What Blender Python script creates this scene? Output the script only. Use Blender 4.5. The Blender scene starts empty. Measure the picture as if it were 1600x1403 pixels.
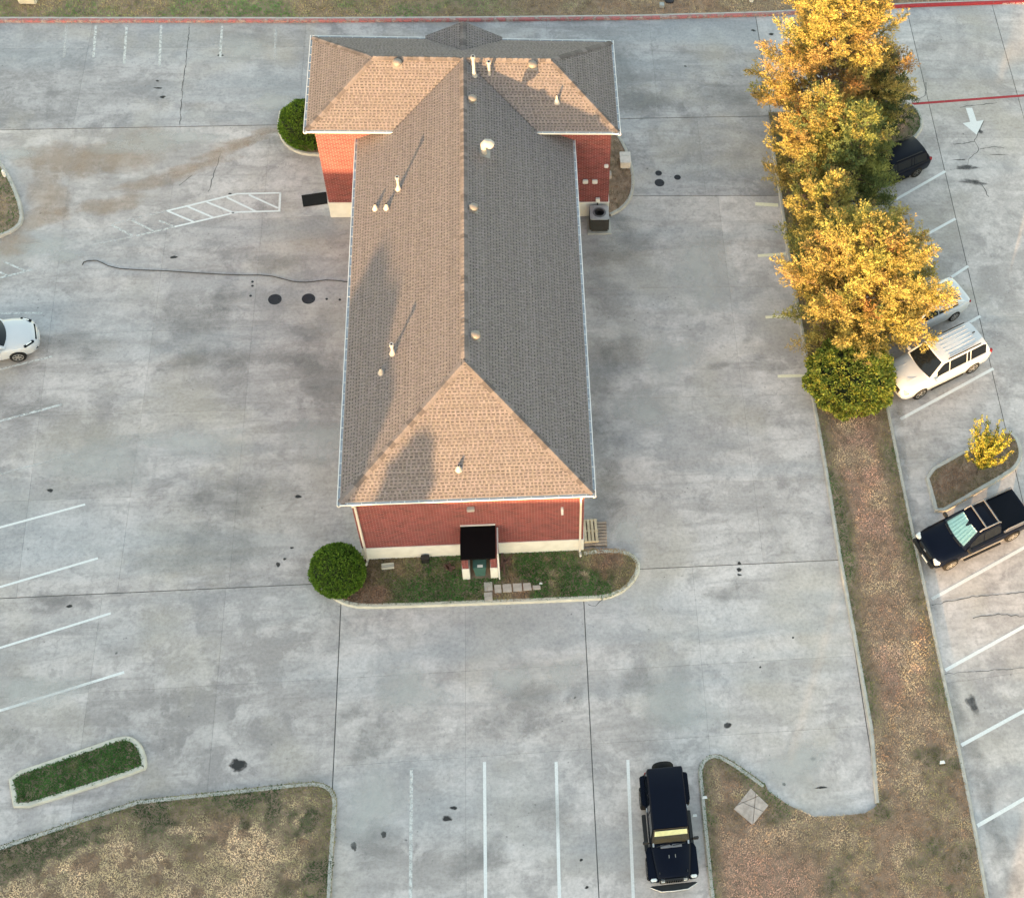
import bpy, bmesh, math, random
import numpy as np
from mathutils import Vector, Matrix
R = math.radians
random.seed(7); rng = np.random.default_rng(11)
scene = bpy.context.scene
COL = scene.collection
# ------------------------------------------------------------------ camera
F_PX, PPX, PPY = 2259.75, 1225.88, 703.54          # photo pixels (1600 x 1403)
YAW, NAD, ROLL = -0.3192, 0.5804, 0.2374
CAM = Vector((2.4898, -29.0676, 54.9654))
_rt = Vector((math.cos(YAW), math.sin(YAW), 0)); _fh = Vector((-math.sin(YAW), math.cos(YAW), 0))
FW = math.sin(NAD) * _fh + Vector((0, 0, -math.cos(NAD)))
_up = _rt.cross(FW)
RT = math.cos(ROLL) * _rt + math.sin(ROLL) * _up
UP = -math.sin(ROLL) * _rt + math.cos(ROLL) * _up
cd = bpy.data.cameras.new('camera'); cam = bpy.data.objects.new('camera', cd); COL.objects.link(cam)
cd.sensor_fit = 'HORIZONTAL'; cd.sensor_width = 36; cd.lens = F_PX / 1600 * 36
cd.shift_x = (800 - PPX) / 1600; cd.shift_y = (PPY - 701.5) / 1600
cd.clip_start = 1; cd.clip_end = 2000
m3 = Matrix((RT, UP, -FW)).transposed()
cam.matrix_world = Matrix.Translation(CAM) @ m3.to_4x4()
scene.camera = cam
# ------------------------------------------------------------------ light
SUN_EL, SUN_AZ = 4.8, 22.5            # light travels towards +Y turned 22.5 deg to +X
w = bpy.data.worlds.new('World'); scene.world = w; w.use_nodes = True
nt = w.node_tree; sky = nt.nodes.new('ShaderNodeTexSky'); sky.sky_type = 'NISHITA'; sky.sun_disc = False
sky.sun_elevation = R(SUN_EL); sky.sun_rotation = R(180 + SUN_AZ)
sky.air_density = 1.0; sky.dust_density = 0.9; sky.ozone_density = 0.0; sky.altitude = 150
bg = nt.nodes['Background']; nt.links.new(sky.outputs[0], bg.inputs[0]); bg.inputs[1].default_value = 0.15
sd = bpy.data.lights.new('sun', 'SUN'); sun = bpy.data.objects.new('sun', sd); COL.objects.link(sun)
sd.energy = 2.8; sd.angle = R(0.5); sd.color = (1.0, 0.61, 0.28)
ce, se = math.cos(R(SUN_EL)), math.sin(R(SUN_EL))
SUND = Vector((math.sin(R(SUN_AZ)) * ce, math.cos(R(SUN_AZ)) * ce, -se))
sun.rotation_euler = SUND.to_track_quat('-Z', 'Y').to_euler()
vs = scene.view_settings; vs.view_transform = 'Standard'; vs.look = 'None'; vs.gamma = 1; vs.exposure = 2.7
vs.use_curve_mapping = False
scene.render.engine = 'CYCLES'
# ------------------------------------------------------------------ helpers
def ray(u, v): return RT * ((u - PPX) / F_PX) + UP * ((PPY - v) / F_PX) + FW
def G(u, v, z=0.0):                    # photo pixel -> point on the level z
    d = ray(u, v); t = (z - CAM.z) / d.z; p = CAM + d * t; return Vector((p.x, p.y, z))
def onplane(u, v, p0, n):
    d = ray(u, v); return CAM + d * ((p0 - CAM).dot(n) / d.dot(n))
def sunpos(s, n): 
    return (s * math.sin(R(SUN_AZ)) + n * math.cos(R(SUN_AZ)), s * math.cos(R(SUN_AZ)) - n * math.sin(R(SUN_AZ)))
class MB:
    def __init__(s): s.v = []; s.f = []; s.c = []
    def add(s, vs_, fs): 
        o = len(s.v); s.v += [tuple(p) for p in vs_]; s.f += [tuple(i + o for i in f) for f in fs]; return s
    def box(s, c, d, rz=0, M=None):
        x, y, z = [q / 2 for q in d]
        P = [Vector((i * x, j * y, k * z)) for k in (-1, 1) for j in (-1, 1) for i in (-1, 1)]
        if M is not None: P = [M @ p for p in P]
        elif rz: m = Matrix.Rotation(rz, 3, 'Z'); P = [m @ p for p in P]
        c = Vector(c)
        return s.add([p + c for p in P], [(0, 2, 3, 1), (4, 5, 7, 6), (0, 1, 5, 4), (2, 6, 7, 3), (0, 4, 6, 2), (1, 3, 7, 5)])
    def prism(s, poly, z0, z1):
        n = len(poly)
        return s.add([(p[0], p[1], z0) for p in poly] + [(p[0], p[1], z1) for p in poly],
            [tuple(range(n - 1, -1, -1)), tuple(range(n, 2 * n))] + [(i, (i + 1) % n, (i + 1) % n + n, i + n) for i in range(n)])
    def cyl(s, a, b, r, n=12, r2=None):
        a, b = Vector(a), Vector(b); r2 = r if r2 is None else r2
        d = (b - a).normalized(); u = d.orthogonal().normalized(); w_ = d.cross(u)
        P = []
        for c, q in ((a, r), (b, r2)):
            for i in range(n):
                t = 2 * math.pi * i / n; P.append(c + (u * math.cos(t) + w_ * math.sin(t)) * q)
        return s.add(P, [tuple(range(n - 1, -1, -1)), tuple(range(n, 2 * n))] + [(i, (i + 1) % n, (i + 1) % n + n, i + n) for i in range(n)])
    def tube(s, pts, r, n=8):
        pts = [Vector(p) for p in pts]; rs = r if isinstance(r, (list, tuple)) else [r] * len(pts)
        rings = []; u = None
        for i, p in enumerate(pts):
            d = (pts[min(i + 1, len(pts) - 1)] - pts[max(i - 1, 0)]).normalized()
            u = d.orthogonal().normalized() if u is None else (u - d * u.dot(d)).normalized()
            w_ = d.cross(u)
            rings.append([p + (u * math.cos(2 * math.pi * k / n) + w_ * math.sin(2 * math.pi * k / n)) * rs[i] for k in range(n)])
        return s.loft(rings)
    def loft(s, rings, caps=True):
        n = len(rings[0]); P = [p for r_ in rings for p in r_]; Fs = []
        for i in range(len(rings) - 1):
            for k in range(n):
                a = i * n + k; b = i * n + (k + 1) % n; Fs.append((a, b, b + n, a + n))
        if caps: Fs += [tuple(range(n - 1, -1, -1)), tuple(range((len(rings) - 1) * n, len(rings) * n))]
        return s.add(P, Fs)
    def lathe(s, prof, c=(0, 0, 0), n=20, axis='Z'):
        rings = []
        for r_, z in prof:
            ring = []
            for k in range(n):
                t = 2 * math.pi * k / n; x, y = r_ * math.cos(t), r_ * math.sin(t)
                q = (x, y, z) if axis == 'Z' else (x, z, y) if axis == 'Y' else (z, x, y)
                ring.append((q[0] + c[0], q[1] + c[1], q[2] + c[2]))
            rings.append(ring)
        return s.loft(rings)
    def build(s, name, mat, parent=None, smooth=None, bevel=0, seg=2, fix=True, loc=None, rz=0):
        me = bpy.data.meshes.new(name); me.from_pydata([tuple(p) for p in s.v], [], s.f)
        if fix or bevel:
            bm = bmesh.new(); bm.from_mesh(me)
            if fix: bmesh.ops.recalc_face_normals(bm, faces=bm.faces)
            if bevel:
                ed = [e for e in bm.edges if len(e.link_faces) == 2 and e.calc_face_angle(0) > 0.5]
                bmesh.ops.bevel(bm, geom=ed, offset=bevel, segments=seg, affect='EDGES', clamp_overlap=True)
            bm.to_mesh(me); bm.free()
        return obj(name, me, mat, parent, smooth, loc, rz)
def obj(name, me, mat, parent=None, smooth=None, loc=None, rz=0):
    if mat is not None and not me.materials: me.materials.append(mat)
    if smooth is not None:
        me.shade_smooth() if hasattr(me, 'shade_smooth') else None
        try: me.set_sharp_from_angle(angle=R(smooth))
        except Exception: pass
    o = bpy.data.objects.new(name, me); COL.objects.link(o)
    if parent is not None: o.parent = parent
    if loc is not None: o.location = loc
    if rz: o.rotation_euler = (0, 0, rz)
    return o
def npmesh(name, V, Fc, mat, parent=None, col=None, smooth=False):
    V = np.asarray(V, dtype=np.float32); Fc = np.asarray(Fc, dtype=np.int32); k = Fc.shape[1]
    me = bpy.data.meshes.new(name); me.vertices.add(len(V)); me.vertices.foreach_set('co', V.ravel())
    me.loops.add(Fc.size); me.loops.foreach_set('vertex_index', Fc.ravel()); me.polygons.add(len(Fc))
    me.polygons.foreach_set('loop_start', np.arange(0, Fc.size, k, dtype=np.int32))
    me.polygons.foreach_set('loop_total', np.full(len(Fc), k, dtype=np.int32))
    me.update(calc_edges=True)
    if col is not None:
        a = me.color_attributes.new('Col', 'FLOAT_COLOR', 'POINT')
        c4 = np.ones((len(V), 4), np.float32); c4[:, :col.shape[1]] = col; a.data.foreach_set('color', c4.ravel())
    return obj(name, me, mat, parent)
def tag(o, label=None, cat=None, group=None, kind=None):
    if label: o['label'] = label
    if cat: o['category'] = cat
    if group: o['group'] = group
    if kind: o['kind'] = kind
    return o
def empty(name, loc=(0, 0, 0), rz=0):
    o = bpy.data.objects.new(name, None); COL.objects.link(o); o.location = loc; o.rotation_euler = (0, 0, rz); o.empty_display_size = .3; return o
# ------------------------------------------------------------------ materials
class NG:
    def __init__(s, name):
        s.m = bpy.data.materials.new(name); s.m.use_nodes = True; s.t = s.m.node_tree; s.b = s.t.nodes['Principled BSDF']
        s.out = s.t.nodes['Material Output']; s._co = None
    def n(s, typ, **kw):
        q = s.t.nodes.new(typ)
        for k, v in kw.items():
            if k.startswith('i_'):
                key = k[2:]; key = int(key) if key.isdigit() else key.replace('_', ' ')
                q.inputs[key].default_value = v
            else: setattr(q, k, v)
        return q
    def l(s, a, b): s.t.links.new(a, b)
    def co(s, scale=None, rot=None):
        if s._co is None: s._co = s.n('ShaderNodeTexCoord')
        o = s._co.outputs['Object']
        if scale is not None or rot is not None:
            mp = s.n('ShaderNodeMapping'); s.l(o, mp.inputs[0])
            if scale is not None: mp.inputs['Scale'].default_value = scale
            if rot is not None: mp.inputs['Rotation'].default_value = rot
            o = mp.outputs[0]
        return o
    def noise(s, scale, detail=4, rough=.55, dist=0, co=None):
        q = s.n('ShaderNodeTexNoise'); s.l(co or s.co(), q.inputs['Vector'])
        q.inputs['Scale'].default_value = scale; q.inputs['Detail'].default_value = detail; q.inputs['Roughness'].default_value = rough; q.inputs['Distortion'].default_value = dist
        return q.outputs['Fac']
    def ramp(s, x, stops):
        q = s.n('ShaderNodeValToRGB'); s.l(x, q.inputs[0]); e = q.color_ramp.elements
        while len(e) < len(stops): e.new(.5)
        for i, (p, c) in enumerate(stops):
            e[i].position = p; c = (c, c, c) if isinstance(c, (int, float)) else c; e[i].color = (*c, 1)
        return q.outputs[0]
    def mix(s, f, a, b, mode='MIX'):
        q = s.n('ShaderNodeMix', data_type='RGBA', blend_type=mode)
        for ix, v in ((0, f), (6, a), (7, b)):
            sock = q.inputs[ix]
            if hasattr(v, 'default_value'): s.l(v, sock)
            elif isinstance(v, (int, float)): sock.default_value = v if ix == 0 else (v, v, v, 1)
            else: sock.default_value = (*v, 1)
        return q.outputs[2]
    def math(s, op, a, b=0):
        q = s.n('ShaderNodeMath', operation=op)
        for i, v in enumerate((a, b)):
            if hasattr(v, 'default_value'): s.l(v, q.inputs[i])
            else: q.inputs[i].default_value = v
        return q.outputs[0]
    def bump(s, h, strength=.3, dist=.02):
        q = s.n('ShaderNodeBump'); s.l(h, q.inputs['Height']); q.inputs['Strength'].default_value = strength; q.inputs['Distance'].default_value = dist
        s.l(q.outputs[0], s.b.inputs['Normal'])
    def set(s, color=None, rough=.8, metal=0, spec=.5, coat=0):
        if color is not None:
            if hasattr(color, 'default_value'): s.l(color, s.b.inputs['Base Color'])
            else: s.b.inputs['Base Color'].default_value = (*color, 1)
        if hasattr(rough, 'default_value'): s.l(rough, s.b.inputs['Roughness'])
        else: s.b.inputs['Roughness'].default_value = rough
        s.b.inputs['Metallic'].default_value = metal; s.b.inputs['Specular IOR Level'].default_value = spec
        s.b.inputs['Coat Weight'].default_value = coat
        return s.m
def simple(name, c, rough=.7, metal=0, spec=.5, var=.12, scale=6, coat=0, bump=0):
    g = NG(name); n = g.noise(scale, 5)
    c2 = g.ramp(n, [(.3, tuple(x * (1 - var) for x in c)), (.7, tuple(min(1, x * (1 + var)) for x in c))])
    if bump: g.bump(g.noise(scale * 8, 3), bump, .01)
    return g.set(c2, rough, metal, spec, coat)
def m_concrete(name, tint=(1, 1, 1), dirt=1.0):
    g = NG(name); oi = g.n('ShaderNodeObjectInfo'); tc = g.n('ShaderNodeNewGeometry').outputs['Position']
    T = lambda k: tuple(k * t for t in tint)
    big = g.noise(.16, 6, .62, .8, tc); med = g.noise(.5, 7, .66, .6, tc); fine = g.noise(7, 7, .72, 0, tc)
    st = g.n('ShaderNodeMapping'); g.l(tc, st.inputs[0]); st.inputs['Scale'].default_value = (.3, 1.5, 1); st.inputs['Rotation'].default_value = (0, 0, R(9))
    strk = g.noise(.9, 6, .65, .5, st.outputs[0])
    c = g.ramp(big, [(.33, T(.27)), (.46, T(.35)), (.54, T(.385)), (.68, T(.45))])
    c = g.mix(g.ramp(med, [(.36, .8 * dirt), (.42, .55 * dirt), (.47, .15 * dirt), (.54, 0)]), c, tuple(.23 * t for t in (tint[0], tint[1], tint[2] * 1.02)))
    c = g.mix(g.ramp(g.noise(.6, 8, .7, .35, tc), [(.48, 0), (.54, .42), (.66, .75)]), c, T(.50)); c = g.mix(g.ramp(g.noise(1.7, 8, .72, .3, tc), [(.40, .5 * dirt), (.47, 0)]), c, T(.26))
    c = g.mix(g.ramp(strk, [(.38, .6 * dirt), (.52, 0)]), c, T(.25))
    c = g.mix(g.ramp(g.noise(.2, 4, .55, .4, tc), [(.50, 0), (.66, .55)]), c, (.43, .385, .335))
    c = g.mix(g.ramp(g.noise(.14, 4, .55, .4, st.outputs[0]), [(.48, 0), (.64, .5)]), c, (.325, .35, .385))
    c = g.mix(.6, c, g.ramp(fine, [(.28, .62), (.5, 1.0), (.72, 1.26)]), 'MULTIPLY')
    for scl, th, k, cl in ((.75, .05, .56, .85), (2.3, .10, .55, .55)):      # small dark spots
        sp = g.n('ShaderNodeTexVoronoi'); g.l(tc, sp.inputs['Vector']); sp.inputs['Scale'].default_value = scl
        d = g.math('ADD', sp.outputs['Distance'], g.math('MULTIPLY', g.math('SUBTRACT', fine, .5), .08))
        spots = g.math('MULTIPLY', g.ramp(d, [(th * .4, 1), (th, 0)]), g.ramp(g.noise(.35, 3, .5, 0, tc), [(k - .05, 0), (k, cl)]))
        c = g.mix(spots, c, (.08, .08, .085))
    c = g.mix(.9, c, g.ramp(oi.outputs['Random'], [(0, .90), (1, 1.08)]), 'MULTIPLY')
    g.bump(fine, .25, .01)
    return g.set(c, g.ramp(med, [(.3, .7), (.7, .9)]), 0, .35)
def m_vcol(name, rough=.8, spec=.3, trans=0, nscale=0):
    g = NG(name); a = g.n('ShaderNodeVertexColor', layer_name='Col'); c = a.outputs[0]
    if nscale: c = g.mix(.7, c, g.ramp(g.noise(nscale, 4, .6), [(.25, .65), (.75, 1.3)]), 'MULTIPLY')
    m = g.set(c, rough, 0, spec)
    if trans:
        tb = g.n('ShaderNodeBsdfTranslucent'); g.l(c, tb.inputs[0]); mx = g.n('ShaderNodeMixShader'); mx.inputs[0].default_value = trans
        g.l(g.b.outputs[0], mx.inputs[1]); g.l(tb.outputs[0], mx.inputs[2]); g.l(mx.outputs[0], g.out.inputs[0])
    return m
def m_alpha(name, color, lo, hi, scale, amax=1.0, useattr=False, rough=.8, detail=5):
    """paint or stain that is worn away by noise (and by the attribute a)"""
    g = NG(name); pos = g.n('ShaderNodeNewGeometry').outputs['Position']
    n = g.noise(scale, detail, .65, .3, pos)
    al = g.ramp(n, [(lo, 0), (hi, amax)])
    if useattr:
        a = g.n('ShaderNodeVertexColor', layer_name='Col'); sep = g.n('ShaderNodeSeparateColor'); g.l(a.outputs[0], sep.inputs[0])
        k = g.math('ADD', n, g.math('MULTIPLY', g.math('SUBTRACT', sep.outputs[0], 1.0), .55)); al = g.ramp(k, [(lo, 0), (hi, amax)])
    g.set(g.mix(.5, color, g.ramp(g.noise(14, 4, .6, 0, pos), [(.3, .8), (.7, 1.15)]), 'MULTIPLY'), rough, 0, .3)
    tr = g.n('ShaderNodeBsdfTransparent'); mx = g.n('ShaderNodeMixShader'); g.l(al, mx.inputs[0]); g.l(tr.outputs[0], mx.inputs[1]); g.l(g.b.outputs[0], mx.inputs[2]); g.l(mx.outputs[0], g.out.inputs[0])
    return g.m
def m_brick(name, rot):
    g = NG(name); pos = g.n('ShaderNodeNewGeometry').outputs['Position']
    sx = g.n('ShaderNodeSeparateXYZ'); g.l(pos, sx.inputs[0]); cx = g.n('ShaderNodeCombineXYZ')
    g.l(sx.outputs['Y' if rot else 'X'], cx.inputs[0]); g.l(sx.outputs[2], cx.inputs[1])
    bt = g.n('ShaderNodeTexBrick'); g.l(cx.outputs[0], bt.inputs['Vector']); bt.inputs['Scale'].default_value = 1
    bt.inputs['Brick Width'].default_value = .24; bt.inputs['Row Height'].default_value = .085; bt.inputs['Mortar Size'].default_value = .011; bt.inputs['Mortar Smooth'].default_value = .3; bt.inputs['Bias'].default_value = -.15
    bt.inputs['Color1'].default_value = (.185, .036, .040, 1); bt.inputs['Color2'].default_value = (.09, .02, .026, 1); bt.inputs['Mortar'].default_value = (.30, .165, .155, 1)
    c = g.mix(.6, bt.outputs[0], g.ramp(g.noise(2.2, 5, .6, 0, pos), [(.3, .75), (.7, 1.25)]), 'MULTIPLY')
    c = g.mix(.5, c, g.ramp(g.noise(30, 3, .6, 0, pos), [(.3, .8), (.7, 1.2)]), 'MULTIPLY')
    g.bump(g.math('SUBTRACT', 1, bt.outputs['Fac']), .6, .008)
    return g.set(c, .85, 0, .3)
def m_glass(name, c=(.006, .008, .011), rough=.05): return NG(name).set(c, rough, 0, .35)
def m_pane(name, f=.25):
    g = NG(name); tr = g.n('ShaderNodeBsdfTransparent'); tr.inputs[0].default_value = (.93, .98, .96, 1); gl = g.n('ShaderNodeBsdfGlossy'); gl.inputs['Roughness'].default_value = .03
    fr = g.n('ShaderNodeFresnel'); fr.inputs[0].default_value = 1.5; mx = g.n('ShaderNodeMixShader'); g.l(fr.outputs[0], mx.inputs[0]); g.l(tr.outputs[0], mx.inputs[1]); g.l(gl.outputs[0], mx.inputs[2]); g.l(mx.outputs[0], g.out.inputs[0]); return g.m
M = dict(
    conc=m_concrete('concrete', (1.12, 1.025, 1.015), 1.05), conc2=m_concrete('concrete_newer', (1.27, 1.165, 1.15), .9),
    conc3=m_concrete('concrete_older', (.90, .86, .89), 1.1), joint=simple('joint_filler', (.09, .088, .085), .9, scale=1.5, var=.6), kerb=simple('kerb_concrete', (.40, .385, .36), .85, scale=2.5, var=.16, bump=.3),
    kerb_white=simple('kerb_pale', (.50, .48, .42), .85, scale=2.5, var=.15, bump=.3),
    soil=simple('soil', (.27, .19, .135), .95, scale=3, var=.35, bump=.5), grass=m_vcol('grass_blades', .9, .15),
    far=simple('far_ground', (.22, .2, .17), .95, scale=.4, var=.25),
    wpaint=m_alpha('white_paint', (.68, .69, .70), .13, .34, 7, 1.0), wworn=m_alpha('white_paint_worn', (.66, .67, .67), .24, .6, 6, .85), wfaint=m_alpha('white_paint_faint', (.64, .64, .64), .2, .7, 5, .65),
    ypaint=m_alpha('yellowed_paint', (.80, .75, .56), .1, .3, 8, .95), rpaint=m_alpha('red_paint', (.34, .035, .045), .25, .38, 6), rworn=m_alpha('red_paint_worn', (.42, .15, .16), .30, .62, 2.5, .9),
    stain=m_alpha('dark_stain', (.07, .07, .075), .12, .5, 2.4, .8, True), stain_shade=m_alpha('grey_stain_and_shade', (.20, .20, .20), .0, .66, 1.1, .32, True, detail=8),
    oil=m_alpha('oil_spot', (.035, .035, .037), .02, .34, 5, .9, True, detail=8), dirt=m_alpha('orange_dirt', (.43, .32, .235), .0, .6, 1.0, .5, True, detail=8), pale=m_alpha('pale_wash', (.55, .545, .535), .0, .62, .9, .6, True, detail=8),
    shingle=m_vcol('roof_shingle', .9, .2, nscale=14), underlay=simple('roof_underlay', (.06, .055, .055), .9),
    brickx=m_brick('brick_front', 0), bricky=m_brick('brick_side', 1),
    wbase=simple('painted_base', (.66, .655, .63), .75, scale=2, var=.10, bump=.3), trim=simple('white_trim', (.66, .66, .66), .5, scale=3, var=.06), trimw=simple('cream_downspout', (.60, .56, .52), .5, scale=3, var=.06),
    gutter_in=simple('gutter_trough', (.28, .31, .36), .5, var=.3, scale=4), soffit=simple('soffit', (.5, .48, .45), .7),
    vent=simple('vent_metal', (.19, .175, .17), .6, .2), pipe=simple('vent_pipe', (.36, .34, .33), .7), flash=simple('flashing', (.22, .21, .21), .6, .2),
    black=simple('black_membrane', (.002, .002, .003), .7, spec=.1), iron=simple('cast_iron', (.022, .022, .03), .6, .3, bump=.4), rubber=simple('rubber', (.012, .012, .013), .85, spec=.25),
    hose=simple('hose_rubber', (.045, .045, .045), .7), wood=simple('pallet_wood', (.50, .41, .29), .8, var=.2, scale=3), woodg=simple('weathered_wood', (.30, .235, .19), .85, var=.25, scale=3), darkwood=simple('rotten_wood', (.10, .055, .045), .9),
    acbody=simple('ac_casing', (.075, .073, .07), .6, .3), actop=simple('ac_top', (.42, .43, .44), .5, .3), acfan=simple('ac_fan', (.02, .035, .08), .4, .4), green=simple('door_green', (.05, .12, .11), .5), greyp=simple('grey_plastic', (.33, .34, .34), .6),
    box=simple('pale_box', (.62, .57, .54), .6), slab=simple('broken_pad', (.40, .34, .31), .9, scale=5, var=.25, bump=.6), paver=simple('paver', (.40, .36, .33), .9, scale=4, var=.15, bump=.4),
    navy=simple('car_paint_black_blue', (.0012, .0028, .010), .35, 0, .14, var=.1), blackpaint=simple('car_paint_black', (.001, .002, .006), .35, 0, .12), whitep=simple('car_paint_white', (.50, .525, .57), .35, 0, .5, var=.02, scale=2, coat=.5),
    blackpl=simple('black_plastic', (.015, .015, .016), .6), glass=m_glass('car_glass'), pane=m_pane('clear_pane'), rim=simple('alloy_rim', (.42, .41, .40), .35, .7), rimd=simple('dark_rim', (.10, .10, .105), .4, .6), lamp=simple('lamp_lens', (.72, .74, .74), .2), tail=simple('tail_lens', (.25, .012, .012), .25), chrome=simple('bright_metal', (.55, .56, .57), .3, .6), rack=simple('grey_rack', (.20, .20, .215), .5, .3),
    shade=simple('silver_sunshade', (.60, .80, .76), .35, .1, var=.1, scale=10), shade_y=simple('yellow_sunshade', (.62, .65, .48), .6), plate=simple('plate', (.7, .7, .7), .5),
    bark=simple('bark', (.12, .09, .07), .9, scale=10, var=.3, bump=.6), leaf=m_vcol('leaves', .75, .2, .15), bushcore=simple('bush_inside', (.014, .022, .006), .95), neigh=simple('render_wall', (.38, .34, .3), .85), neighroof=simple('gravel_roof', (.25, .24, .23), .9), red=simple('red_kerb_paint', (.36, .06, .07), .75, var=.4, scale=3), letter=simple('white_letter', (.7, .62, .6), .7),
)
# ------------------------------------------------------------------ ground, pavement slabs
KZ = .13
def struct(o, label=None): return tag(o, label, None, None, 'structure')
struct(MB().add([(-250, -250, -.09), (250, -250, -.09), (250, 250, -.09), (-250, 250, -.09)], [(0, 1, 2, 3)]).build('ground', M['far']), 'bare ground under and around the lots')
def clip(poly, p, d, side):
    out = []; n = (-d[1], d[0]); f = lambda q: side * ((q[0] - p[0]) * n[0] + (q[1] - p[1]) * n[1])
    for i in range(len(poly)):
        a, b = poly[i], poly[(i + 1) % len(poly)]; fa, fb = f(a), f(b)
        if fa >= 0: out.append(a)
        if (fa > 0) != (fb > 0) and abs(fa - fb) > 1e-9: t = fa / (fa - fb); out.append((a[0] + (b[0] - a[0]) * t, a[1] + (b[1] - a[1]) * t))
    return out
def inset(poly, k):
    out = list(poly); n = len(poly); a2 = sum(poly[i][0] * poly[(i + 1) % n][1] - poly[(i + 1) % n][0] * poly[i][1] for i in range(n)); s = 1 if a2 > 0 else -1
    for i in range(n):
        a, b = poly[i], poly[(i + 1) % n]; L = math.hypot(b[0] - a[0], b[1] - a[1])
        if L < 1e-6: continue
        d = ((b[0] - a[0]) / L * s, (b[1] - a[1]) / L * s); nn = (-d[1], d[0])
        out = clip(out, (a[0] + nn[0] * k, a[1] + nn[1] * k), d, 1)
        if len(out) < 3: return []
    return out
def slabs(region, cuts, parent, mat, wide=.016, thin=.0035):
    cells = [inset(region, wide)]
    for p, q in cuts:
        d = (q[0] - p[0], q[1] - p[1]); nx = []
        for c in cells:
            for s in (1, -1):
                k = clip(c, p, d, s)
                if len(k) >= 3: nx.append(k)
        cells = nx
    for c in cells:
        c = inset(c, thin)
        if len(c) >= 3: MB().prism(c, -.06, 0).build('concrete_slab', mat, parent)
V_ = lambda x: ((x, 0), (x, 1))
H_ = lambda y: ((0, y), (1, y))
lot = MB().prism([(-60, -60), (15.6, -60), (15.6, 34), (-60, 34)], -.08, -.012).build('parking_lot', M['joint'])
struct(lot, 'weathered grey concrete parking lot around the brick building')
h2 = lambda x: 25.55 + .0355 * x          # the slightly slanted back joint
kb = lambda x: 32.85 + .045 * x           # back kerb line
slabs([(-60, h2(-60)), (15.6, h2(15.6)), (15.6, 34), (-60, 34)], [V_(-24), V_(-19), ((-14.1, 25), (-14.3, 32)), V_(-8.5), V_(-3), V_(4), V_(9.6), ((-60, 29.2), (15, 31.5))], lot, M['conc3'])
slabs([(-60, -.56), (-4.4, -.56), (-4.4, h2(-4.4)), (-60, h2(-60))], [V_(-26.5), ((-18.45, 14.67), (-17.84, .25)), V_(-14.05), V_(-9.8), ((-9.8, 12.68), (-4, 12.9)), H_(8.1), H_(3.9), ((-20, 18.4), (-5, 19.4))], lot, M['conc'])
slabs([(-4.4, -.56), (15.6, -.56), (15.6, 20.5), (-4.4, 20.45)], [V_(12.2), H_(3.6), H_(8.2), H_(14.6)], lot, M['conc2'])
slabs([(-4.4, 20.45), (15.6, 20.5), (15.6, h2(15.6)), (-4.4, h2(-4.4))], [V_(11.6)], lot, M['conc3'])
slabs([(-60, -60), (-5.37, -60), (-5.37, -.56), (-60, -.56)], [V_(-14.6), V_(-9.9), V_(-19.5), H_(-4.8), H_(-14)], lot, M['conc'])
slabs([(-5.37, -60), (4.43, -60), (4.43, -.56), (-5.37, -.56)], [V_(-.42), H_(-4.8), H_(-8.42), H_(-14.5)], lot, M['conc2'])
slabs([(4.43, -60), (15.6, -60), (15.6, -.56), (4.43, -.56)], [V_(9.1), H_(-5.1), H_(-8.22)], lot, M['conc2'])
nlot = MB().prism([(15.6, -60), (80, -60), (80, 36), (15.6, 36)], -.08, -.012).build('neighbouring_lot', M['joint'])
struct(nlot, 'lighter concrete lot with slanted stalls beyond the tree strip')
slabs([(15.6, -60), (24.45, -60), (24.45, 36), (15.6, 36)], [((19, -6.6), (24, -6.2)), H_(4.5), H_(15.4), H_(24.6), H_(-17)], nlot, M['conc2'], .014)
slabs([(24.45, -60), (29.66, -60), (29.66, 36), (24.45, 36)], [H_(-6.1), H_(3.2), H_(12.5), H_(24.6)], nlot, M['conc2'], .014)
slabs([(29.66, -60), (80, -60), (80, 36), (29.66, 36)], [V_(35), V_(42), H_(-6.1), H_(12.5), H_(24.9)], nlot, M['conc2'], .014)
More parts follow.
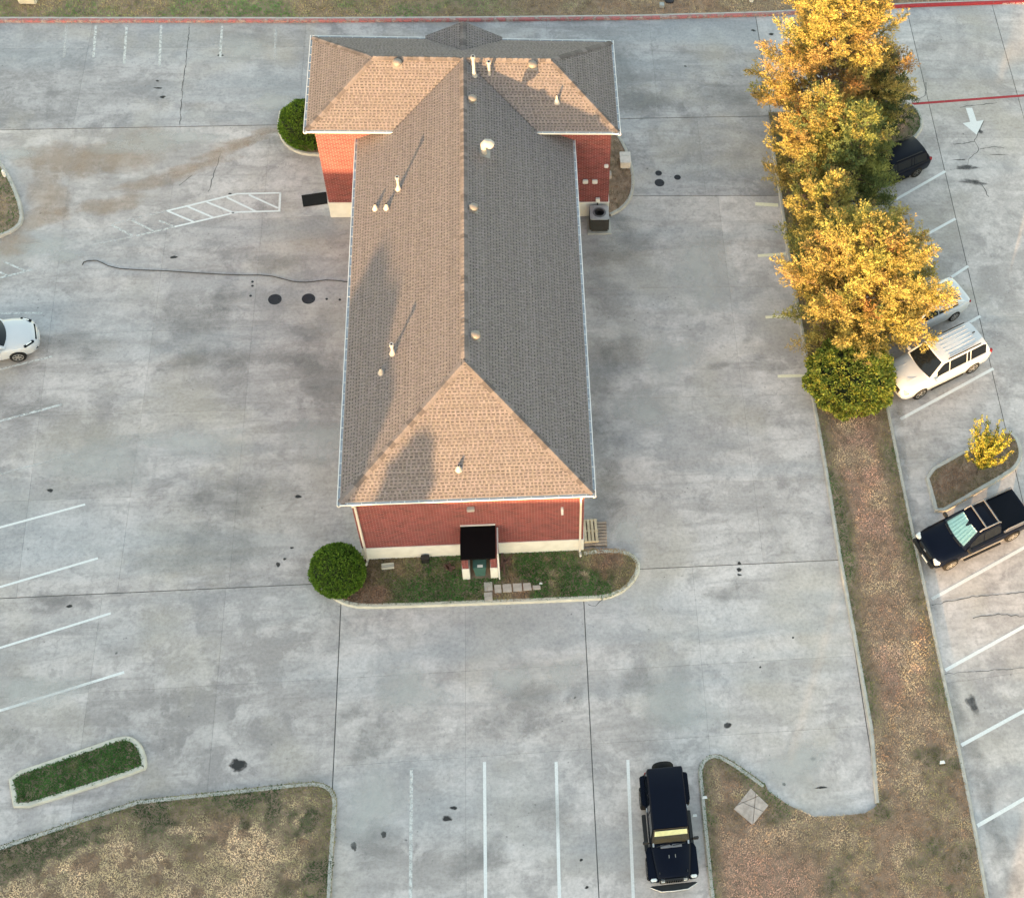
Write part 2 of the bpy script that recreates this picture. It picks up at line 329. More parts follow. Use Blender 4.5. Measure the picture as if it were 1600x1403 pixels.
# ---- kerbs and lawns
def resample(pts, step=.35, closed=False):
    P = [Vector((p[0], p[1])) for p in pts]
    if closed: P.append(P[0])
    out = []
    for a, b in zip(P, P[1:]):
        n = max(1, int((b - a).length / step))
        out += [a.lerp(b, i / n) for i in range(n)]
    if not closed: out.append(P[-1])
    return out
def chaikin(P, it=2, closed=True):
    P = [Vector((p[0], p[1])) for p in P]
    for _ in range(it):
        Q = []; n = len(P)
        for i in range(n if closed else n - 1):
            a, b = P[i], P[(i + 1) % n]; L = (b - a).length; k = min(.25, .5 / max(L, 1e-6)) if L > 1.2 else .25
            Q += [a.lerp(b, k), a.lerp(b, 1 - k)]
        if not closed: Q = [P[0]] + Q + [P[-1]]
        P = Q
    return P
def pxs(L, z=.05): return [tuple(G(u, v, z)[:2]) for u, v in L]
def kerb(path, inside, mat=None, wdt=.17, closed=False, label=None, hz=KZ, name='kerb'):
    """kerb ribbon with its outer foot on the path, growing to the side of the point `inside`"""
    P = [Vector((p[0], p[1])) for p in path]; n = len(P); N = []
    for i in range(n):
        a = P[(i - 1) % n] if closed or i else P[0]; b = P[(i + 1) % n] if closed or i < n - 1 else P[-1]
        d = (b - a).normalized(); N.append(Vector((-d.y, d.x)))
    i0 = min(range(n), key=lambda i: (P[i] - Vector(inside)).length); sg = 1 if (Vector(inside) - P[i0]).dot(N[i0]) > 0 else -1
    prof = [(0, -.05), (.015, hz - .035), (.045, hz), (wdt - .02, hz + .002), (wdt, hz - .02), (wdt, -.05)]
    rings = [[(p.x + nn.x * sg * o, p.y + nn.y * sg * o, z) for o, z in prof] for p, nn in zip(P, N)]
    mb = MB()
    if closed: rings.append(rings[0])
    mb.loft(rings, caps=not closed)
    return struct(mb.build(name, mat or M['kerb'], None, 40), label)
def vnoise(x, y, sc, seed=0):
    r2 = np.random.default_rng(seed); T = r2.random((64, 64)); x = x * sc; y = y * sc
    xi = np.floor(x).astype(int); yi = np.floor(y).astype(int); fx = x - xi; fy = y - yi; fx = fx * fx * (3 - 2 * fx); fy = fy * fy * (3 - 2 * fy)
    a = T[xi % 64, yi % 64]; b = T[(xi + 1) % 64, yi % 64]; c = T[xi % 64, (yi + 1) % 64]; d = T[(xi + 1) % 64, (yi + 1) % 64]
    return (a * (1 - fx) + b * fx) * (1 - fy) + (c * (1 - fx) + d * fx) * fy
def fbm(x, y, sc, seed=0): return (vnoise(x, y, sc, seed) * .5 + vnoise(x, y, sc * 2.1, seed + 1) * .3 + vnoise(x, y, sc * 4.3, seed + 2) * .2)
def inpoly(x, y, P):
    r_ = np.zeros(len(x), bool); n = len(P)
    for i in range(n):
        x1, y1 = P[i][0], P[i][1]; x2, y2 = P[(i + 1) % n][0], P[(i + 1) % n][1]
        if y1 == y2: continue
        c = ((y1 > y) != (y2 > y)) & (x < (x2 - x1) * (y - y1) / (y2 - y1) + x1); r_ ^= c
    return r_
def edgedist(x, y, P):
    d = np.full(len(x), 1e9); n = len(P)
    for i in range(n):
        ax, ay = P[i][0], P[i][1]; bx, by = P[(i + 1) % n][0] - ax, P[(i + 1) % n][1] - ay; L = bx * bx + by * by
        if L < 1e-12: continue
        t = np.clip(((x - ax) * bx + (y - ay) * by) / L, 0, 1); d = np.minimum(d, np.hypot(x - ax - t * bx, y - ay - t * by))
    return d
GREEN = np.array([.078, .165, .045]); DGREEN = np.array([.03, .06, .018]); TAN = np.array([.86, .66, .44]); BROWN = np.array([.33, .205, .14]); PINK = np.array([.60, .37, .285]); OLIVE = np.array([.31, .26, .14])
def lerp3(a, b, t): return a * (1 - t[:, None]) + b * t[:, None]
def lawn(poly, density, colfn, soilc=None, size=(.05, .11), label='grass', skip=None, dens_noise=None):
    P = [(p[0], p[1]) for p in poly]
    struct(MB().add([(p[0], p[1], KZ - .035) for p in P], [tuple(range(len(P)))]).build('lawn', soilc or M['soil']), 'bare soil under ' + label)
    xs = [p[0] for p in P]; ys = [p[1] for p in P]; A = (max(xs) - min(xs)) * (max(ys) - min(ys)); n = int(A * density)
    x = rng.uniform(min(xs), max(xs), n); y = rng.uniform(min(ys), max(ys), n); k = inpoly(x, y, P); x, y = x[k], y[k]
    d = edgedist(x, y, P)
    if skip is not None: k = skip(x, y); x, y, d = x[k], y[k], d[k]
    c = colfn(x, y, d); n = len(x)
    c = c * rng.uniform(.88, 1.12, (n, 1)) * (.42 + .75 * fbm(x, y, 1.6, 33) + .45 * vnoise(x, y, 5.5, 34))[:, None]
    L = rng.uniform(*size, n); an = rng.uniform(0, 2 * np.pi, n); wd = L * rng.uniform(.16, .3, n); lean = rng.uniform(.3, 1.0, n)
    dx, dy = np.cos(an), np.sin(an); b = np.stack([x, y, np.full(n, KZ - .036)], 1); side = np.stack([-dy, dx, np.zeros(n)], 1)
    tip = b + np.stack([dx * L * lean, dy * L * lean, L * np.sqrt(np.maximum(.03, 1 - lean ** 2)) * .7 + .012], 1)
    mid = b + (tip - b) * .5 + np.array([0, 0, .012])
    V = np.stack([b, mid + side * wd[:, None] * .6, tip, mid - side * wd[:, None] * .6], 1).reshape(-1, 3)
    i = np.arange(n) * 4; F3 = np.stack([i, i + 1, i + 2, i + 3], 1)
    o = npmesh('grass', V, F3, M['grass'], None, np.repeat(c, 4, 0)); tag(o, label, 'grass', None, 'stuff'); return o
sm = lambda a, b, t: np.clip((t - a) / (b - a), 0, 1)
# back verge with red kerb
bk = [(-60, kb(-60) - .9)] + pxs([(0, 36), (250, 36), (500, 36), (760, 34.5), (1010, 31.5), (1200, 26), (1430, 12), (1600, 6)], 0) + [(80, 38.6)]
kerb(resample(bk, 1.5), (0, 50), M['kerb'], .3, label='concrete kerb along the back verge')
def bandz(path, off, z, wdt, mat, name, parent=None):
    P = [Vector((p[0], p[1])) for p in path]; L = []; Rr = []
    for i, p in enumerate(P):
        d = (P[min(i + 1, len(P) - 1)] - P[max(i - 1, 0)]).normalized(); n = Vector((-d.y, d.x)); L.append(p + n * off); Rr.append(p + n * (off + wdt))
    V = [(*q, z) for q in L] + [(*q, z) for q in Rr]; n = len(P)
    return MB().add(V, [(i, i + 1, i + 1 + n, i + n) for i in range(n - 1)]).build(name, mat, parent, fix=False)
rk = resample(bk, 1.5)
n_r = len(rk)
V = []
for p in rk: V += [(p.x, p.y - .004, .004), (p.x, p.y - .002, KZ - .03), (p.x, p.y + .05, KZ + .004), (p.x, p.y + .17, KZ + .007)]
Fk = [(4 * i + k, 4 * (i + 1) + k, 4 * (i + 1) + k + 1, 4 * i + k + 1) for i in range(n_r - 1) for k in range(3)]
kx = [i for i in range(n_r - 1) if rk[i].x < 20]; kx2 = [i for i in range(n_r - 1) if rk[i].x >= 20]
KR = [o for o in bpy.data.objects if o.name.startswith('kerb')][0]
MB().add(V, [f for j, f in enumerate(Fk) if (j // 3) in kx]).build('red_paint_band', M['rworn'], KR, fix=False)
MB().add(V, [f for j, f in enumerate(Fk) if (j // 3) in kx2]).build('red_paint_band', M['rpaint'], KR, fix=False)
tx = bpy.data.curves.new('kerb_lettering', 'FONT'); tx.body = 'FIRE LANE  NO PARKING'; tx.size = .17; tx.extrude = .001
to = bpy.data.objects.new('kerb_lettering', tx); COL.objects.link(to); pk = G(1566, 7.5, .02); to.parent = KR
to.location = (pk.x, pk.y - .03, .012); to.rotation_euler = (R(75), 0, R(4.4)); tx.materials.append(M['letter'])
vpoly = [(p[0], p[1] + .28) for p in bk if -30 < p[0] < 45] + [(45, 44), (-30, 44)]
def c_back(x, y, d):
    t = sm(-2, 9, x + 3 * fbm(x, y, .2, 4)) ; g_ = sm(.35, .6, fbm(x, y, .55, 5))
    return lerp3(lerp3(GREEN * 1.6, OLIVE * 1.3, g_), lerp3(TAN * .75, BROWN * 1.3, g_), t * .85)
lawn(vpoly, 400, c_back, label='mixed green and dry grass on the verge behind the back kerb', size=(.06, .13))
struct(MB().add([(-60, 36, KZ - .05), (100, 40, KZ - .05), (100, 120, KZ - .05), (-60, 120, KZ - .05)], [(0, 1, 2, 3)]).build('back_field', M['far']), 'open ground beyond the verge')
# left island
li = [(-40, 22), ] + pxs([(0, 250), (8, 262), (15, 274), (22, 288), (28, 302), (33, 316), (36, 330), (37, 341), (34, 351), (26, 359), (14, 366), (0, 371)]) + [(-30, 17.2), (-40, 17.2)]
kerb(resample(li[1:-1], .4), (-23.5, 19.5), label='pale kerb round the planted island at the left edge')
lawn(li[:1] + [(p[0] - .12, p[1]) for p in li[1:]], 420, lambda x, y, d: lerp3(OLIVE * 1.1, GREEN * .8, sm(.3, .7, fbm(x, y, .8, 9) + .3 * (d < .5))), label='olive grass on the island at the left edge')
# small strip island lower left
si = chaikin(pxs([(12, 1210), (90, 1184), (165, 1158), (185, 1151), (205, 1150), (220, 1160), (228, 1178), (231, 1196), (226, 1204), (120, 1239), (22, 1269), (17, 1240)]), 1)
kerb(si, (-14.5, -7.4), M['kerb_white'], .2, True, 'pale kerb round the narrow green island')
lawn(inset([tuple(p) for p in si], .16) or si, 900, lambda x, y, d: lerp3(GREEN * .8, OLIVE * .75, sm(.58, .8, fbm(x, y, .9, 14))), label='deep green grass on the narrow raised island', size=(.08, .15))
# lower left lawn
l1 = [(-30, -11.8)] + pxs([(-120, 1362), (0, 1322), (110, 1285), (217, 1250), (350, 1236), (470, 1223), (490, 1222), (506, 1224), (518, 1231), (525, 1242), (527, 1256), (524, 1300), (520, 1360), (517, 1420), (515, 1500)])
kerb(resample(l1, .4), (-10, -13), label='kerb round the dry lawn at the lower left')
l1p = l1 + [(l1[-1][0], -26), (-30, -26)]
def c_l1(x, y, d):
    f = fbm(x, y, .5, 21); g_ = sm(1.5, .35, d + (f - .5) * 1.6 + .5 * (vnoise(x, y, 1.6, 25) - .5)); br = sm(.50, .60, fbm(x, y, .95, 22)) * sm(2.8, 1.2, d)
    c = lerp3(TAN * 1.02, OLIVE * 1.35, sm(.48, .78, f)); c = lerp3(c, BROWN * .9, sm(.54, .62, fbm(x, y, 1.3, 24)) * .8); c = lerp3(c, lerp3(GREEN * .8, OLIVE, f), g_); return lerp3(c, DGREEN * 1.3 + .01, br * .9)
lawn(l1p, 750, c_l1, label='dry tan lawn with green fringe at the lower left', size=(.05, .12), skip=lambda x, y: (y > -17))
# tree strip and lower right lawn
sl = pxs([(1205, 232), (1216, 300), (1230, 400), (1244, 480), (1258, 560), (1270, 636), (1285, 720), (1310, 875), (1333, 1000), (1358, 1140), (1367, 1255)])
kerb(resample(sl, .8), (17, 5), label='kerb on the main lot side of the tree strip')
sr = [(19.1, 26.3), (21, 26.9)] + pxs([(1418, 160), (1432, 167), (1441, 182), (1443, 198), (1436, 212), (1424, 221), (1412, 227)]) + [(20.3, 22.6), (19.0, 21.7)] + pxs([(1388, 632), (1420, 790), (1450, 930), (1475, 1050), (1500, 1165), (1525, 1290), (1545, 1403)]) + [(19.4, -25)]
sr = chaikin(sr, 1, False)
kerb(resample(sr, .8), (17, 5), label='kerb on the slanted stall side of the tree strip')
nose = chaikin([tuple(G(1113, 1420, .05)[:2])] + pxs([(1109, 1400), (1103, 1340), (1097, 1280), (1092, 1225), (1090, 1205), (1095, 1190), (1106, 1180), (1120, 1178), (1136, 1185), (1165, 1204), (1195, 1226)]), 1, False)
nose = [Vector((nose[0].x, -26))] + nose
kerb(resample(nose, .4), (10, -12), label='curved kerb beside the black off-road car')
edge = pxs([(1200, 1236), (1232, 1258), (1270, 1276), (1310, 1275), (1350, 1271), (1366, 1262)])
low = [(p[0] + .1, p[1]) for p in reversed([tuple(q) for q in sl])]
strip = [(15.45, 26.3)] + [(p[0] + .12, p[1]) for p in sl] + list(reversed(edge)) + [(p.x + .03, p.y) for p in reversed(nose)] + [(19.4, -26)] + [(p[0] - .12, p[1]) for p in reversed([tuple(q) for q in sr])]
def c_strip(x, y, d):
    f = fbm(x, y, .45, 41); up = y > -8
    dry = lerp3(PINK * 1.1, TAN * .85, sm(.45, .7, fbm(x, y, .9, 42)))
    c = lerp3(dry, OLIVE * .9, sm(1.0, .35, d + (f - .5)) * .85)
    c = lerp3(c, BROWN * 1.25, sm(.52, .66, fbm(x, y, .7, 44)) * .7)
    c = lerp3(c, GREEN * .8, sm(.8, .2, d + (f - .5) * .8) * (.35 + .65 * sm(.4, .6, fbm(x, y, .35, 43))))
    c2 = lerp3(TAN * .8, OLIVE * 1.15, sm(.38, .62, fbm(x, y, .55, 45))); c2 = lerp3(c2, BROWN * 1.2, sm(.5, .62, fbm(x, y, 1.1, 46)) * .8); c2 = lerp3(c2, DGREEN * 1.5, sm(.58, .7, fbm(x, y, .6, 47)) * .8)
    c2 = lerp3(c2, PINK * 1.2, sm(3.2, 1.5, np.hypot(x - 10.2, y + 14.6) + 2 * (f - .5)) * .8); c2 = lerp3(c2, GREEN * .8, sm(.7, .1, d) * (x < 12))
    return lerp3(c2, c, sm(-9.5, -7.5, y + 2 * (f - .5)))
lawn(strip, 620, c_strip, label='patchy brown and green grass on the tree strip and lower right lawn', size=(.05, .11), skip=lambda x, y: (y > -18) & ~((abs(x - 10.5) + abs(y + 11.22)) < .62))
# island with the small tree
ti = chaikin(pxs([(1443, 738), (1500, 706), (1556, 675), (1574, 671), (1588, 680), (1596, 696), (1598, 714), (1592, 728), (1580, 740), (1520, 775), (1463, 808), (1452, 772)]), 1)
kerb(ti, tuple(G(1520, 735)[:2]), M['kerb'], .2, True, 'kerb round the island with the small yellow tree')
lawn(inset([tuple(p) for p in ti], .2) or ti, 700, lambda x, y, d: lerp3(BROWN * .95, OLIVE * .7, sm(.4, .65, fbm(x, y, .7, 51) + .3 * sm(.6, 0, d))), label='brown mulch and thin grass on the small tree island')
MB().prism(pxs([(1443, 738), (1450, 734), (1470, 803), (1463, 808)]), -.01, KZ + .004).build('kerb_apron', M['kerb'], [o for o in bpy.data.objects if o.name.startswith('kerb')][-1])
# bed in front of the building
fb = pxs([(500, 905), (506, 922), (520, 936), (538, 946), (565, 951), (640, 949), (750, 945), (860, 941), (925, 938), (950, 936), (972, 927), (988, 914), (999, 897), (1001, 882), (994, 869), (980, 861), (960, 858), (930, 859), (912, 862)])
fbs = chaikin(fb, 1, False)
kerb(resample(fbs, .35), (0, -.6), M['kerb_white'], .2, label='pale broken kerb round the front planting bed')
fpoly = [(p.x, p.y + .12) if p.x < 5 else (p.x - .08, p.y) for p in fbs] + [(4.5, .5), (-4.6, .5), (-6.3, .3)]
def c_fb(x, y, d):
    f = fbm(x, y, .8, 61); c = lerp3(BROWN * 1.05, OLIVE * .95, sm(.35, .6, f)); c = lerp3(c, GREEN * .85, sm(.36, .52, fbm(x, y, .7, 62))); c = lerp3(c, TAN * .7, sm(.6, .75, fbm(x, y, 1.3, 63)) * (x > 3)); return lerp3(c, BROWN * .6, sm(-2.6, -4.2, x) * .8)
lawn(fpoly, 900, c_fb, label='patchy green grass in the bed along the front wall', size=(.07, .14), skip=lambda x, y: ~((x > -.5) & (x < .95) & (y > -.75)) & (y < .42))
# wing beds
rb = chaikin(pxs([(962, 205), (972, 218), (983, 240), (990, 265), (992, 290), (988, 310), (975, 327), (955, 338)]), 1, False)
kerb(resample(rb, .3), (6.8, 21), label='kerb round the bare bed beside the right wing')
lawn([(p.x - .1, p.y) for p in rb] + [(6.4, 19.3), (6.4, 26)], 260, lambda x, y, d: lerp3(BROWN * .75, OLIVE * .5, sm(.45, .65, fbm(x, y, .8, 71))), label='thin dark grass in the bed beside the right wing')
lb = chaikin(pxs([(436, 175), (432, 200), (440, 222), (456, 236), (476, 243), (500, 244)]), 1, False)
kerb(resample(lb, .3), (-7.5, 24), label='kerb round the bed of the back clipped bush')
lawn([(p.x + .1, p.y + .05) for p in lb] + [(-6.6, 23.0), (-6.6, 26.2), (-9.4, 26.2)], 250, lambda x, y, d: lerp3(BROWN, OLIVE, fbm(x, y, .8, 72)), label='thin grass under the back clipped bush')
# ---- painted lines (parts of the lots)
def line(p, q, wdt, mat, parent=lot, z=.004, name='painted_line'):
    a, b = Vector(p[:2]), Vector(q[:2]); d = (b - a).normalized(); n = Vector((-d.y, d.x)) * wdt / 2
    return MB().add([(*(a + n), z), (*(a - n), z), (*(b - n), z), (*(b + n), z)], [(0, 1, 2, 3)]).build(name, mat, parent)
def pl(a, b, wdt=.1, mat='wpaint', parent=lot, ext=0, z=.004):
    p, q = G(*a), G(*b)
    if ext: p = p + (p - q).normalized() * ext
    return line(p, q, wdt, M[mat], parent, z)
for a, b, m, wd in [((0, 490), (66, 489), 'wworn', .09), ((0, 577), (82, 557), 'wworn', .1), ((0, 658), (97, 632), 'wworn', .11), ((0, 741), (117, 709), 'wfaint', .1), ((0, 824), (133, 788), 'wpaint', .1), ((0, 917), (153, 872), 'wpaint', .1), ((0, 1012), (173, 958), 'wpaint', .1), ((0, 1110), (194, 1050), 'wpaint', .11)]: pl(a, b, wd, m, ext=3)
for a, b, m in [((150, 40), (146, 90), 'wworn'), ((198, 40), (194, 100), 'wworn'), ((252, 40), (249, 105), 'wworn'), ((347, 40), (344, 90), 'wworn'), ((431, 45), (429, 95), 'wfaint'), ((104, 40), (100, 90), 'wfaint')]: pl(a, b, .12, m)
for i, (xt, xb) in enumerate([(643, 641), (757, 759), (869, 875), (981, 991)]): line(G(xt, (1200, 1190, 1190, 1187)[i]), G(xb, 1440), .12, M[('wworn', 'wpaint', 'wpaint', 'wpaint')[i]])
for a, b, wd in [((1180, 319), (1216, 321), .22), ((1184, 400), (1228, 397), .18), ((1196, 496), (1240, 493), .16), ((1215, 588), (1258, 587), .16)]: pl(a, b, wd, 'ypaint')
pl((1199, 359), (1223, 361), .06, 'wfaint')
for a, b in [((1407, 655), (1552, 576)), ((1456, 936), (1610, 850)), ((1477, 1047), (1610, 973)), ((1502, 1164), (1610, 1105)), ((1527, 1290), (1610, 1242)), ((1400, 312), (1477, 268)), ((1440, 371), (1493, 342)), ((1440, 464), (1513, 416)), ((1440, 548), (1532, 494))]: pl(a, b, .15, 'wpaint', nlot, 0, .005)
S = 3.188
hp = lambda x, y: (x / S, y / S)
for a, b, m in [((1398, 962), (1180, 967), 'wpaint'), ((1180, 967), (940, 1026), 'wpaint'), ((940, 1026), (830, 1052), 'wpaint'), ((830, 1052), (560, 1118), 'wfaint'), ((1396, 962), (1391, 1056), 'wpaint'), ((1391, 1052), (1180, 1058), 'wpaint'), ((1180, 1058), (870, 1131), 'wpaint'), ((870, 1131), (680, 1176), 'wworn'), ((680, 1176), (450, 1225), 'wfaint'),
                ((1240, 972), (1385, 1038), 'wpaint'), ((1130, 985), (1278, 1056), 'wpaint'), ((1030, 1008), (1165, 1062), 'wpaint'), ((935, 1030), (1065, 1086), 'wpaint'), ((835, 1052), (968, 1108), 'wpaint'), ((793, 1100), (872, 1131), 'wworn'), ((650, 1096), (765, 1152), 'wworn'), ((555, 1122), (658, 1174), 'wworn'),
                ((0, 1385), (160, 1345), 'wworn'), ((20, 1305), (130, 1352), 'wworn'), ((-60, 1330), (40, 1375), 'wworn')]: pl(hp(*a), hp(*b), .1, m, z=.005 if a[0] % 2 else .006)
pl((1424, 163), (1610, 149), .17, 'rpaint', nlot)
arrow = [G(*q) for q in [(1509, 169), (1519, 169), (1526, 190), (1537, 188), (1526, 211), (1504, 193), (1516, 191)]]
MB().add([(p.x, p.y, .0045) for p in arrow], [tuple(range(7))]).build('painted_arrow', M['wpaint'], nlot)
# ---- stains, spots (parts of the lots)
def blob(u, v, ru, rv, mat, parent=lot, rot=0, z=.0025, n=26, rag=.18, name='stain', pk=1.0):
    """soft edged stain; ru, rv in metres"""
    c = G(u, v); V = [(c.x, c.y, z)]; C = [pk]; Fs = []
    rr = [0, .45, .75, 1.0]; av = [pk, .85 * pk, .45 * pk, 0]; ph = [random.uniform(0, 6.28) for _ in range(4)]
    for j in (1, 2, 3):
        for i in range(n):
            t = 2 * math.pi * i / n; q = rr[j] * (1 + rag * (math.sin(2 * t + ph[0]) + .7 * math.sin(3 * t + ph[1]) + .5 * math.sin(5 * t + ph[2])))
            x, y = ru * q * math.cos(t), rv * q * math.sin(t); V.append((c.x + x * math.cos(rot) - y * math.sin(rot), c.y + x * math.sin(rot) + y * math.cos(rot), z)); C.append(av[j])
    for i in range(n): k = (i + 1) % n; Fs += [(0, 1 + i, 1 + k, 1 + k)]
    T = [(0, 1 + i, 1 + (i + 1) % n) for i in range(n)]
    for j in (0, 1):
        for i in range(n):
            a = 1 + j * n + i; b = 1 + j * n + (i + 1) % n; T += [(a, a + n, b + n), (a, b + n, b)]
    return npmesh(name, V, T, M[mat], parent, np.repeat(np.array(C)[:, None], 3, 1))
zz = [0]
def bl(*a, **k): zz[0] += 1; k['z'] = .0015 + .00004 * zz[0]; return blob(*a, **k)
for a in [(372, 1195, .28, .3), (466, 776, .16, .08), (272, 402, .17, .09), (78, 766, .12, .09), (435, 882, .1, .11), (445, 873, .07, .06), (456, 856, .08, .06), (109, 947, .11, .08), (1155, 890, .12, .1), (1155, 880, .1, .08), (1155, 898, .1, .06), (1283, 1230, .2, .06), (1271, 1185, .12, .07), (1225, 1225, .07, .07), (1188, 1042, .05, .05), (1239, 996, .06, .05), (698, 1278, .2, .12), (709, 1262, .14, .08), (600, 1303, .11, .12), (553, 1322, .1, .18), (1137, 1133, .16, .14), (908, 1343, .06, .06), (917, 1386, .08, .06), (254, 152, .18, .09), (247, 138, .2, .06), (345, 87, .16, .08), (246, 127, .09, .06), (359, 303, .09, .06), (1177, 48, .14, .1), (1205, 54, .16, .1), (1071, 104, .08, .06)]: bl(a[0], a[1], a[2] * 1.15, a[3] * 1.15, 'oil', name='oil_spot', rag=.12)
for a in [(1120, 572, .42, .22), (965, 345, .5, .5), (950, 400, .9, .6), (945, 300, .2, .2), (990, 375, .8, .7), (1190, 570, .7, .5), (945, 470, .9, 1.4), (935, 600, .7, 1.6), (940, 690, .8, 1.6), (945, 780, .9, 1.2), (960, 560, 1.1, 1.2), (300, 500, 1.2, .9), (350, 470, .8, .6), (330, 560, 1.4, .7), (545, 1118, .4, .35), (590, 1320, .7, .7), (580, 1160, .6, .8), (745, 1340, .8, .8), (810, 1110, 1.6, .9), (1150, 925, .9, .4), (1000, 1060, .7, .5), (15, 1155, .7, .45), (80, 935, .5, .25), (430, 410, .9, .5), (60, 640, .9, .6), (120, 540, 1.3, .8), (900, 1090, .35, .45), (960, 100, 1, 2), (990, 160, 1.2, 1), (1130, 150, 1.6, .8), (470, 560, 1.2, .5), (480, 520, .7, .35), (510, 600, 1, 1.2), (350, 780, 2.0, .8), (330, 860, 2.2, 1.0), (860, 1270, .8, .6), (420, 220, .8, .4)]: bl(a[0], a[1], a[2] * 1.5, a[3] * 1.5, 'stain_shade', name='grey_stain_and_shade')  # blobs along the right wall hold both stains and painted shade
for a in [(1519, 1098, .3, .55, 0), (1510, 262, 1.0, .22, .1), (1520, 285, .9, .25, -.1), (1530, 205, .25, .3, .7), (1500, 250, .5, .07, .1), (1560, 242, .6, .06, 0)]: bl(*a[:4], 'stain', nlot, a[4], name='dark_smear')
for u, v in [(1515, 1165), (1527, 1205), (1541, 1250), (1553, 1290), (1566, 1330), (1580, 1375), (1498, 1120), (1487, 1080)]: bl(u, v, .5, .9, 'stain_shade', nlot, -.05, name='damp_streak', pk=.9)
for u, v in [(1408, 700), (1415, 735), (1425, 790), (1432, 830), (1447, 880), (1462, 945), (1405, 650), (1400, 625)]: bl(u, v, .35, .9, 'stain_shade', nlot, 0, name='gutter_dirt', pk=.9)
for a in [(380, 222, 1.6, .5, .35), (345, 240, 1.6, .5, .4), (300, 262, 2.2, .45, .35), (240, 285, 2.4, .5, .35), (170, 320, 1.6, .8, .2), (60, 345, 1.8, .8, .4), (20, 380, 1.4, .9, .2), (75, 300, 1.0, 2.2, .2), (110, 250, 2.2, 1.6, 0), (420, 205, 1.0, .35, .3), (200, 240, 2.5, 1.6, .2)]: bl(*a[:4], 'dirt', rot=a[4], name='orange_dirt_streak', pk=.95 if a[1] > 200 else .8)
for a in [(70, 385, 1.2, .6), (100, 400, .8, .5), (20, 240, 1, .6), (220, 225, 2.6, .9), (300, 215, 1.8, .6), (640, 1080, 1.5, 1.2), (580, 1260, 1.4, 1.6), (800, 1060, 1.4, .8), (1060, 1100, 2, 1.4), (1100, 420, 2.2, 2.4), (1050, 560, 1.6, 1.4), (1240, 1200, 1.6, 1.2), (150, 720, 3, 1.2), (300, 690, 2.6, .9), (500, 690, 1.8, 1.2), (60, 1080, 1.8, 1), (880, 1050, .9, .8), (1000, 640, 1.5, 1.2), (980, 830, 1, .8), (380, 75, 1.6, 1), (430, 160, 1.6, .8)]: bl(*a, 'pale', name='pale_wash')
def crack(pts, parent=lot, r=.02):
    P = [G(*p) for p in pts]; Q = []
    for a, b in zip(P, P[1:]):
        n = max(2, int((b - a).length / .18))
        for i in range(n): q = a.lerp(b, i / n); Q.append(Vector((q.x + random.uniform(-.04, .04), q.y + random.uniform(-.04, .04))))
    Q.append(Vector(P[-1][:2])); L = []; Rr = []
    for i, p in enumerate(Q):
        d = (Q[min(i + 1, len(Q) - 1)] - Q[max(i - 1, 0)]).normalized(); n = Vector((-d.y, d.x)) * r * random.uniform(.4, 1.2); L.append((*(p + n), .0035)); Rr.append((*(p - n), .0035))
    n = len(Q); return MB().add(L + Rr, [(i, i + 1, i + 1 + n, i + n) for i in range(n - 1)]).build('crack', M['joint'], parent, fix=False)
for c in [[(1537, 190), (1525, 215), (1522, 222)], [(1488, 226), (1508, 225), (1522, 221), (1530, 235), (1515, 248), (1512, 258)], [(1530, 233), (1552, 230), (1569, 232)], [(1448, 130), (1446, 150), (1432, 156)], [(1500, 168), (1530, 164), (1558, 161)], [(1534, 290), (1545, 308)]]: crack(c, nlot, .022)
for c in [[(918, 944), (930, 946), (938, 938), (948, 936)], [(296, 42), (290, 100), (284, 150), (281, 195)], [(345, 240), (338, 262), (325, 300)], [(300, 275), (280, 290)]]: crack(c, lot, .018)
crack([(1456, 945), (1520, 932), (1600, 925)], nlot, .02); crack([(1520, 965), (1560, 960), (1600, 963)], nlot, .02); crack([(1470, 1053), (1600, 1043)], nlot, .012)
# ------------------------------------------------------------------ brick building
A0, YF, YB, W0, WX, EH, WH, ZR = 4.937, 18.748, 24.903, 7.02, -.027, 5.30, 6.115, 7.70
GI = .12                                   # gutter width: shingles stop this far in
A, Y0 = A0 - GI, GI
yf, yb, W = YF + GI, YB - GI, W0 - GI
yr = (yf + yb) / 2
pm, pw = (ZR - EH) / A, (ZR - WH) / (yr - yf)
bld = empty('brick_building', (0, 0, 0))
tag(bld, 'long red brick building with brown shingled hip roof and white gutters', 'building')
OV = .44
wx0, wx1, wy0 = -(A0 - OV), A0 - OV, OV
gx0, gx1, gy0, gy1 = WX - W0 + .42, WX + W0 - .42, YF + .42, YB - .42
BZ = 1.0
def wall(name, x0, x1, y0, y1, z0, z1, mat):
    dx, dy = x1 - x0, y1 - y0
    return MB().box(((x0 + x1) / 2, (y0 + y1) / 2, (z0 + z1) / 2), (dx, dy, z1 - z0)).build(name, mat, bld)
wall('front_wall', wx0, wx1, wy0, wy0 + .25, 0, EH - .1, M['brickx'])
wall('side_wall', wx0, wx0 + .25, wy0 + .25, gy0, 0, EH - .1, M['bricky']); wall('side_wall', wx1 - .25, wx1, wy0 + .25, gy0, 0, EH - .1, M['bricky'])
wall('wing_front_wall', gx0, gx1, gy0, gy0 + .25, 0, WH - .1, M['brickx']); wall('wing_back_wall', gx0, gx1, gy1 - .25, gy1, 0, WH - .1, M['brickx'])
wall('wing_side_wall', gx0, gx0 + .25, gy0 + .25, gy1 - .25, 0, WH - .1, M['bricky']); wall('wing_side_wall', gx1 - .25, gx1, gy0 + .25, gy1 - .25, 0, WH - .1, M['bricky'])
e = .03
